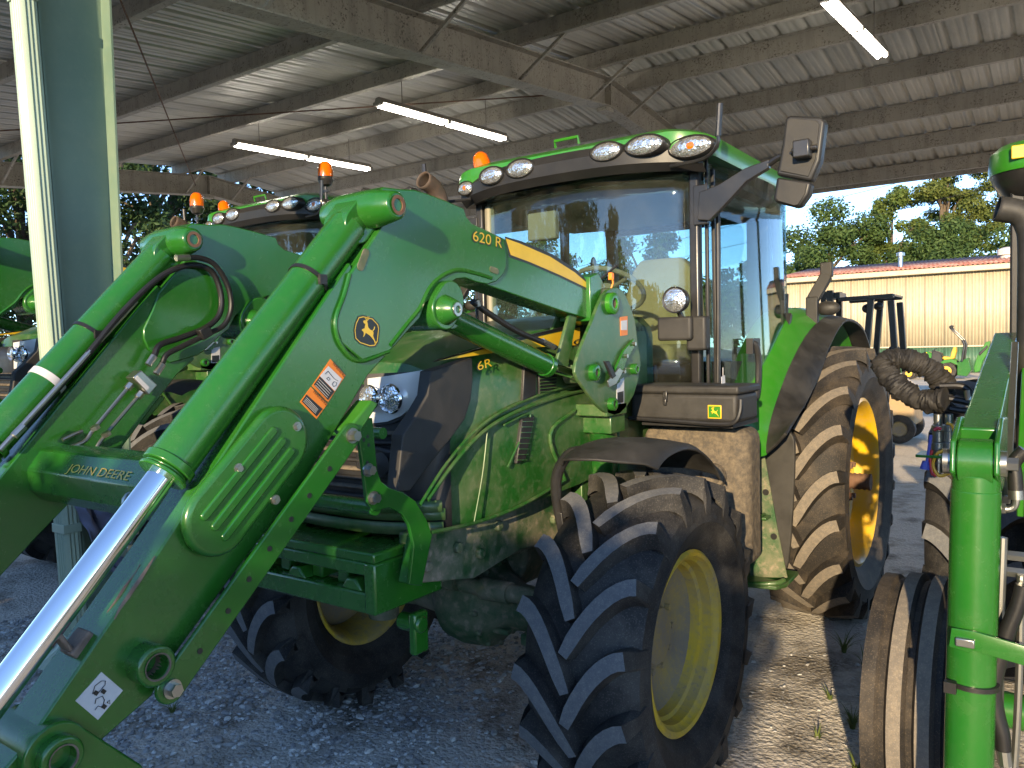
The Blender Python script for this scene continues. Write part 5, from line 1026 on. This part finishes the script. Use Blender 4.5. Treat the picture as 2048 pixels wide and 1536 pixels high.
for k in range(int((XR_-xl+.8)/.22)):
    o = xl-.4+k*.22; rpro += [(o, 0), (o+.06, .05), (o+.12, .05), (o+.18, 0)]
b = MB(); b.rings([[(x, y, z+q) for x, q in rpro] for y, z in ((BY-.5, ze+.26), (BY+7, ze+.26+1.05))], closed=False); bb(b, 'roof', REDR, solid=.01, ang=20)
b = MB(); b.rings([[(x, y, z+q) for x, q in rpro] for y, z in ((BY+7, ze+1.31), (BY+14.5, ze+.26))], closed=False); bb(b, 'roof', REDR, solid=.01, ang=20)
v = at(1801, 532, y=BY+2); b = MB(); b.lathe([(v.z-.5, .26), (v.z-.02, .12), (v.z+.62, .12)], (v.x, BY+2, 0), 'z', 16); b.lathe([(v.z+.55, .22), (v.z+.72, .22), (v.z+.78, .08)], (v.x, BY+2, 0), 'z', 16); bb(b, 'vent_pipe', STEEL)
v = at(2018, 508, y=BY+4); b = MB(); b.lathe([(v.z-.7, .42), (v.z, .42)], (v.x, BY+4, 0), 'z', 20); b.lathe([(v.z-.05, .56), (v.z+.25, .56), (v.z+.36, .3)], (v.x, BY+4, 0), 'z', 20); bb(b, 'roof_ventilator', paint('weathered_white', (.6,.57,.52), .5, .4, (.45,.25,.15), coat=0))

# forklift
FY = 12.2; fo = at(1770, 880, z=0); FO = Vector((at(1745, 880, y=FY).x, FY, 0)); fk = empty('forklift', FO); tag(fk, 'yellow forklift with black mast and overhead guard behind the shed', 'forklift')
def fb(b, name, mats, par=fk, **k): b.v = [tuple(Vector(q)-FO) for q in b.v]; return b.build(name, mats, par, **k)
def fp(px, py, dy=0): p = at(px, py, y=FY); return Vector((p.x, FY+dy, p.z))
gx0, gx1, gx2 = fp(1745, 600).x, fp(1796, 600).x, fp(1672, 600).x; gt = fp(1770, 597).z
for dy in (-.42, .42):
    b = MB(); b.bar(fp(1752, 600, dy), fp(1738, 760, dy), .10, .11, up=(0,1,0)); b.bar(fp(1791, 603, dy), fp(1802, 745, dy), .10, .11, up=(0,1,0)); b.bar((fp(1686, 0, 0).x, FY+dy, gt), (gx1, FY+dy, gt+.02), .07, .10, up=(0,1,0)); fb(b, 'overhead_guard', BLACKM, bevel=.012)
b = MB()
for k in range(7): x = fp(1700, 0).x+k*(gx1-fp(1700, 0).x)/6; b.bar((x, FY-.42, gt+.03), (x, FY+.42, gt+.03), .03, .03)
fb(b, 'guard_bars', BLACKM)
for dy in (-.33, .33):
    b = MB(); b.bar((gx2-.02, FY+dy, .1), (gx2-.02, FY+dy, fp(1680, 582).z), .10, .09, up=(0,1,0)); b.bar((gx2-.15, FY+dy*.8, .1), (gx2-.15, FY+dy*.8, fp(1680, 582).z-.05), .08, .07, up=(0,1,0)); fb(b, 'mast_rail', BLACKM)
b = MB(); zt_ = fp(1680, 585).z
for z in (zt_-.05, zt_-.55, 1.1): b = MB(); b.bar((gx2-.08, FY-.38, z), (gx2-.08, FY+.38, z), .10, .12); fb(b, 'mast_crossbar', BLACKM)
b = MB(); b.bar((gx2-.25, FY, zt_-.06), (gx2+.12, FY, zt_-.06), .5, .10); fb(b, 'mast_head', BLACKM)
b = MB(); b.prism([(gx2+.1, .30), (gx2+.1, .75), (gx0-.1, .80), (gx0+.05, 1.05), (gx1+.1, 1.05), (gx1+.28, .9), (gx1+.28, .30)], FY-.42, FY+.42, 'y'); fb(b, 'body', YELLOW, bevel=.05, seg=3)
b = MB(); b.prism([(gx1-.15, .25), (gx1-.15, .88), (gx1+.32, .80), (gx1+.32, .28)], FY-.5, FY+.5, 'y'); fb(b, 'counterweight', plastic('tan_counterweight', (.30,.20,.10), .6, .5), bevel=.06, seg=3)
b = MB(); b.box((gx0+.05, FY-.22, 1.05), (gx1-.05, FY+.22, 1.18)); b.box((gx1-.12, FY-.22, 1.15), (gx1, FY+.22, 1.62)); fb(b, 'seat', BLACK, bevel=.04)
b = MB(); b.ball(fp(1742, 618, -.3), (.09, .07, .08)); b.ball(fp(1752, 612, .2), (.08, .07, .07)); fb(b, 'work_lamp', BLACK)
for x, r in ((gx1+.10, .24), (gx2+.15, .32)):
    for dy in (-.46, .46):
        b = MB(); b.lathe([(-.09, r*.55), (-.10, r*.8), (-.08, r), (.08, r), (.10, r*.8), (.09, r*.55)], (x, FY+dy, r), 'y', 28, (False, False)); w = fb(b, 'wheel', RUBBER_T); b = MB(); b.lathe([(-.07, r*.56), (-.085, r*.5), (-.05, r*.4), (-.06, .01)], (x, FY+dy, r), 'y', 24); fb(b, 'rim', YELLOW_D, w)
for z in (.08,): 
    b = MB(); b.bar((gx2-.2, FY-.2, .08), (gx2-1.2, FY-.2, .06), .10, .04); b.bar((gx2-.2, FY+.2, .08), (gx2-1.2, FY+.2, .06), .10, .04); fb(b, 'forks', BLACKM)

# compact tractor in the yard
CYY = 36.5; CO = Vector((at(1895, 750, y=CYY).x, CYY, 0)); ct = empty('compact_tractor', CO); tag(ct, 'small green compact tractor with yellow wheels and folded roll bar by the tan building', 'tractor')
def cq(px, py, dy=0): p = at(px, py, y=CYY); return Vector((p.x, CYY+dy, p.z))
def cb_(b, name, mats, par=ct, **k): b.v = [tuple(Vector(q)-CO) for q in b.v]; return b.build(name, mats, par, **k)
def cprism(pts, w0, w1): b = MB(); b.prism([(q.x, q.z) for q in (cq(*p) for p in pts)], CYY+w0, CYY+w1, 'y'); return b
for px, py, r in ((1896, 742, .375), (1822, 745, .26)):
    for dy in (-.52, .52):
        c = cq(px, py, dy); c.z = r-.01; b = MB(); b.lathe([(-.11, r*.55), (-.13, r*.8), (-.11, r), (.11, r), (.13, r*.8), (.11, r*.55)], c, 'y', 28, (False, False)); w = cb_(b, 'wheel', RUBBER_T); b = MB(); b.lathe([(-.10, r*.57), (-.11, r*.5), (-.04, r*.42), (-.07, .01)], c, 'y', 24); cb_(b, 'rim', YELLOW, w)
cb_(cprism([(1806, 728), (1812, 716), (1840, 708), (1857, 702), (1868, 708), (1868, 735), (1810, 738)], -.3, .3), 'hood', GREEN_B, bevel=.05)
cb_(cprism([(1822, 713), (1856, 704), (1856, 708), (1822, 717)], -.312, .312), 'yellow_stripe', YDECAL)
cb_(cprism([(1866, 700), (1884, 706), (1890, 730), (1880, 745), (1862, 745)], -.34, .34), 'dash_console', BLACK, bevel=.03)
for dy in (-.52, .52): cb_(cprism([(1874, 740), (1880, 727), (1892, 719), (1908, 717), (1917, 724), (1918, 730), (1905, 724), (1893, 726), (1884, 733), (1878, 744)], dy-.12, dy+.12), 'fender', GREEN_B, bevel=.02)
cb_(cprism([(1885, 716), (1889, 712), (1902, 714), (1904, 704), (1908, 694), (1913, 693), (1914, 702), (1910, 717), (1890, 720)], -.25, .25), 'seat', YELLOW, bevel=.03)
for dy in (-.45, .45):
    b = MB(); b.tube([cq(1926, 722, dy), cq(1931, 690, dy), cq(1927, 680, dy)], .045, 8); b.tube([cq(1927, 680, dy), cq(1912, 665, dy), cq(1902, 655, dy*.9), cq(1905, 652, dy*.6)], .035, 8, smooth=3); cb_(b, 'roll_bar', BLACKM)
b = MB(); b.tube([cq(1905, 652, -.27), cq(1905, 652, .27)], .035, 8); cb_(b, 'roll_bar_top', BLACKM)
b = MB(); b.tube([cq(1872, 706), cq(1868, 699), cq(1874, 697)], .02, 6); cb_(b, 'steering_wheel', BLACK)
cb_(cprism([(1916, 725), (1938, 715), (1944, 740), (1935, 752), (1916, 750)], -.35, .35), 'rear_hitch', GREEN, bevel=.02)
cb_(cprism([(1955, 712), (1972, 684), (1981, 682), (1981, 700), (1966, 722), (1960, 742), (1950, 745), (1948, 735)], -.15, .15), 'backhoe_boom', GREEN_B, bevel=.02)
cb_(cprism([(1978, 700), (1990, 668), (1995, 690), (1985, 735), (1975, 730)], -.3, .3), 'backhoe_bucket', BLACK_D, bevel=.01)
cb_(cprism([(1958, 706), (1975, 690), (1977, 694), (1960, 712)], -.2, .2), 'operator_seat', BLACK, bevel=.02)

# overhead wires
for k, (a, c) in enumerate((((1560, 425), (2060, 290)), ((1560, 470), (2060, 355)))):
    p, q = at(*a, y=60), at(*c, y=58); d = q-p
    b = MB(); b.tube([p-d*1.5, p, p+d*.5-Vector((0,0,.15)), q, q+d*1.5], .018, 5, smooth=4)
    tag(b.build('overhead_wire', BLACK), ('upper' if not k else 'lower')+' thin overhead wire crossing the sky above the tree tops', 'wire', 'overhead wires')

# ------------------------------------------------------------------ trees
def leaf_mat(name, lo, hi, tr_=.35):
    m = NT(name); gm = m.n('NewGeometry'); c = m.mix(gm.outputs['Random Per Island'], lo, hi); c = m.mix(m.math('MULTIPLY', m.ramp(m.noise(.6, 3), .35, .7), .5), c, tuple(.5*(a+b_)*.75 for a, b_ in zip(lo, hi)))
    m.set(Base_Color=c, Roughness=.6, Specular_IOR_Level=.25); t = m.n('BsdfTranslucent'); m.l(c, t.inputs[0]); x = m.n('MixShader'); x.inputs[0].default_value = tr_; m.l(m.b.outputs[0], x.inputs[1]); m.l(t.outputs[0], x.inputs[2]); m.l(x.outputs[0], m.out.inputs[0]); return m.m
BARK = plastic('bark', (.09,.065,.045), .9, .5, (.16,.125,.09), grain=30, ds=6)
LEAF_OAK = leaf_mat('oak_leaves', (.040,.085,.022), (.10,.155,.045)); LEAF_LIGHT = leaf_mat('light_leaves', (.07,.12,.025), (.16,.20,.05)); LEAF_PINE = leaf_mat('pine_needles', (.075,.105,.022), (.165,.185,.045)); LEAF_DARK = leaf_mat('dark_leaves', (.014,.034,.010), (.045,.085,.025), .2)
def tree(name, label, base, h, rx, z0, leaf, n, lmat, seed, group=None, nclump=34, elong=1.0, cr=.30, trunk=.028, shape=0, ry=None, par_cat='tree', hedge=False):
    rng = np.random.default_rng(seed); root = empty(name, (base[0], base[1], 0)); tag(root, label, par_cat, group)
    ry = rx if ry is None else ry
    cz = (h+z0)/2; hz = (h-z0)/2; cl = []
    while len(cl) < nclump:
        p = rng.uniform(-1, 1, 3)
        if hedge and np.hypot(p[0], p[1]) < 1: p[2] *= .86; cl.append((p[0]*rx*.8, p[1]*ry*.8, cz+p[2]*hz, rng.uniform(.8, 1.2)*cr*rx)); continue
        if np.linalg.norm(p) > 1 or np.linalg.norm(p) < .35: continue
        w = 1.0 if not shape else max(.12, (1-(p[2]+1)/2)**.75*1.25)
        cl.append((p[0]*rx*w, p[1]*ry*w, cz+p[2]*hz, rng.uniform(.7, 1.25)*cr*rx*(1 if not shape else .55+.6*w)))
    cl = np.array(cl); b = MB(); lean = rng.uniform(-.04, .04, 2)*h
    b.tube([(0, 0, -.1), (lean[0]*.3, lean[1]*.3, h*.25), (lean[0]*.7, lean[1]*.7, h*.5), (lean[0], lean[1], h*(.72 if not shape else .95))], lambda t: h*trunk*(1-.75*t), 8, smooth=3)
    for k in range(0, nclump, 2):
        c = cl[k]; t = min(.9, max(.25, (c[2]-z0*.5)/h*.75)); s = Vector((lean[0]*t, lean[1]*t, c[2]*.72 if not shape else c[2]-.1))
        b.tube([s, (s+Vector(c[:3]))/2+Vector((0, 0, .05*h*(.3 if shape else 1))), Vector(c[:3])], lambda q: h*trunk*.28*(1-.8*q)+.008, 5)
    b.build('trunk', BARK, root)
    wts = cl[:, 3]**2; ci = rng.choice(nclump, n, p=wts/wts.sum()); d = rng.normal(0, 1, (n, 3)); d /= np.linalg.norm(d, axis=1)[:, None]
    rad = cl[ci, 3]*(rng.uniform(.1, 1, n)**.45)*rng.uniform(.8, 1.15, n); pos = cl[ci, :3]+d*rad[:, None]*np.array([1, 1, .72*elong])
    nn = d*.8+rng.normal(0, .55, (n, 3))+np.array([0, 0, .5]); nn /= np.linalg.norm(nn, axis=1)[:, None]
    u = np.cross(nn, rng.normal(0, 1, (n, 3))); u /= np.linalg.norm(u, axis=1)[:, None]; v = np.cross(nn, u)
    s = leaf*rng.uniform(.6, 1.35, n)[:, None]
    V = np.stack([pos-u*s, pos+v*s*.5-nn*s*.12, pos+u*s, pos-v*s*.5-nn*s*.12], 1).reshape(-1, 3); Fc = np.arange(4*n).reshape(n, 4)
    me = D.meshes.new('crown'); me.from_pydata(V.tolist(), [], Fc.tolist()); me.materials.append(lmat); o = D.objects.new('crown', me); COL.objects.link(o); o.parent = root; return root
G1 = 'trees behind the metal building'
def tp(px, y): p = at(px, 680, y=y); return (p.x, y)
def th(py, px, y): return at(px, py, y=y).z
tree('oak_tree', 'broad dark green tree rising behind the left end of the tan building', tp(1655, 66), th(415, 1655, 66), 5.0, 1.5, .15, 34000, LEAF_OAK, 1, G1, 40)
tree('young_tree', 'slender light green tree standing between the oak and the tall pine', tp(1788, 69), th(375, 1788, 69), 2.3, 3.5, .14, 14000, LEAF_LIGHT, 2, G1, 34, 1.3, .34)
tree('pine_tree', 'tall yellow-green pine towering above the tan building roof', tp(1900, 72), th(285, 1900, 72), 4.3, 5.2, .13, 34000, LEAF_PINE, 3, G1, 46, .8, .26)
tree('oak_tree', 'low broad dark tree in front of the tall pine', tp(1905, 64), th(455, 1905, 64), 5.6, 1.5, .14, 32000, LEAF_OAK, 4, G1, 40, ry=3)
tree('pine_tree', 'short yellowish pine next to the exhaust stack of the utility tractor', tp(2035, 70), th(410, 2035, 70), 2.6, 4, .13, 16000, LEAF_PINE, 5, G1, 30, .8)
tree('oak_tree', 'dense green tree seen through the rear cab windows', tp(1285, 60), th(455, 1285, 60), 4.4, 1.2, .22, 11000, LEAF_OAK, 6, G1, 38)
tree('young_tree', 'pale green tree seen through the windscreen beside the loader arm', tp(1085, 60), th(462, 1085, 60), 4.4, 1.0, .22, 10000, LEAF_LIGHT, 7, G1, 36)
tree('oak_tree', 'green tree seen through the cab door glass', tp(1470, 62), th(520, 1470, 62), 4.6, 1.0, .24, 10000, LEAF_OAK, 8, G1, 36)
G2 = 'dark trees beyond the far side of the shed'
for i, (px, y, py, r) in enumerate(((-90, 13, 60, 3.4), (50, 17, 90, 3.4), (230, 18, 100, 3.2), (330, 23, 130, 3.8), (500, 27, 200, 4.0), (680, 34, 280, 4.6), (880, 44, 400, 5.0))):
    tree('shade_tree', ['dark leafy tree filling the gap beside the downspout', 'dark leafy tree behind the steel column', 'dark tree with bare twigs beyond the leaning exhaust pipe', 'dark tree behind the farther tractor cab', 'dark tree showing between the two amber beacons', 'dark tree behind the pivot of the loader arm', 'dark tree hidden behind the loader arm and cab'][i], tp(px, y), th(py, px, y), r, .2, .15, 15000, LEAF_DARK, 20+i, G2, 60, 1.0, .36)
# unseen shrub row, added and sized to shade the lower half of the machines
G3 = 'unseen shrubs added to shade the machines'
for i, (x, y, h, r) in enumerate(((2.36, -6.4, 2.58, 1.0), (1.0, -6.6, 2.66, 1.0), (-.5, -6.4, 2.62, 1.0), (-2.1, -6.6, 2.7, 1.05), (-3.7, -6.4, 2.6, 1.05), (-5.4, -6.6, 2.75, 1.1))):
    tree('added_shade_shrub', ['unseen shrub added for shade, at the open end of the row', 'second unseen shrub of the row added for shade', 'third unseen shrub of the row added for shade', 'fourth unseen shrub of the row added for shade', 'fifth unseen shrub of the row added for shade', 'last unseen shrub of the row added for shade'][i], (x, y), h, r, -.1, .065, 20000, LEAF_OAK, 40+i, G3, 90, 1.0, .34, .012, par_cat='shrub', hedge=True)
G4 = 'trees across the lane'
for i, (x, y, h, r) in enumerate(((-14, -30, 12, 5.0), (-24, -32, 14, 5.5), (-34, -28, 11, 5.0), (-6, -40, 9, 4.5))):
    tree('lane_tree', ['large tree across the lane, nearest the shrubs', 'tallest tree across the lane', 'low round tree at the end of the lane', 'tree standing back behind the lane'][i], (x, y), h, r, 1.5, .30, 5000, LEAF_OAK, 60+i, G4, 34)

# ------------------------------------------------------------------ weeds and the cloth
GRASS = leaf_mat('grass_blade', (.05,.08,.02), (.14,.17,.05), .3)
def weed(px, py, h, n, seed, label):
    c = at(px, py, z=0); rng = random.Random(seed); root = MB()
    for k in range(n):
        a = rng.uniform(0, 2*PI); L = h*rng.uniform(.5, 1.2); ln = rng.uniform(.3, 1.0); w = rng.uniform(.003, .006); q = Vector((math.cos(a), math.sin(a), 0)); sd_ = Vector((-q.y, q.x, 0)); rs = []
        for i in range(5):
            t = i/4; p = q*(ln*L*t*t+.01)+Vector((0, 0, L*t*(1-.45*ln*t))); rs.append([p-sd_*w*(1-t*.95), p+sd_*w*(1-t*.95)])
        root.rings(rs, closed=False)
    o = root.build('weed', GRASS, None, loc=(c.x, c.y, gz(c.x, c.y))); tag(o, label, 'weed', 'weeds in the gravel')
weed(1688, 1305, .17, 26, 1, 'tall thin grass tuft in the shade behind the front tyre'); weed(1660, 1400, .07, 14, 2, 'low green weed on the shaded dirt'); weed(1705, 1452, .12, 40, 3, 'grass tuft in the sunlit strip beside the ribbed tyre'); weed(1728, 1330, .13, 14, 4, 'thin grass leaning against the ribbed tyre'); weed(345, 1425, .07, 18, 5, 'small weed growing in gravel under the loader arm'); weed(1712, 1535, .09, 22, 6, 'weed at the foot of the ribbed tyre'); weed(1770, 1215, .06, 12, 7, 'short grass between the rear tyre and ribbed tyre'); weed(1635, 1470, .06, 10, 8, 'tiny weed on the bare shaded ground')
b = MB(); X_ = -2.30
def cl(u, v):
    p = at(196+62*v**1.3-8*(1-v), 1012+150*v, x=X_); w = .105*(1-.45*v)+.02*math.sin(5*v)
    y = p.y+(u-.5)*2*w+.02*math.sin(7*v); return (X_+.035*math.sin(u*9+3*v)+.02*math.sin(u*17-8*v)+.012*math.sin(23*v), y, p.z+.025*math.sin(u*8)*(1-v)+.02*math.sin(19*u+1))
b.grid(cl, 26, 26)
clm = plastic('grey_blue_cloth', (.15,.15,.21), .9, .35, (.10,.09,.10), grain=250); co = b.build('work_cloth', clm, None, solid=.006, ang=80)
def cl2(u, v):
    a = u*2*PI; r = .04*(1+.25*math.sin(3*a+4*v))*(1-.35*v); p = at(252+8*v, 1062+62*v, x=X_+.05); return (p.x+r*math.cos(a), p.y+r*math.sin(a)*1.2+.01*math.sin(12*v), p.z)
b = MB(); b.grid(cl2, 18, 12); b.build('torn_end', clm, co, ang=80)
tag(co, 'torn grey-blue work cloth hanging against the foot of the column', 'cloth')
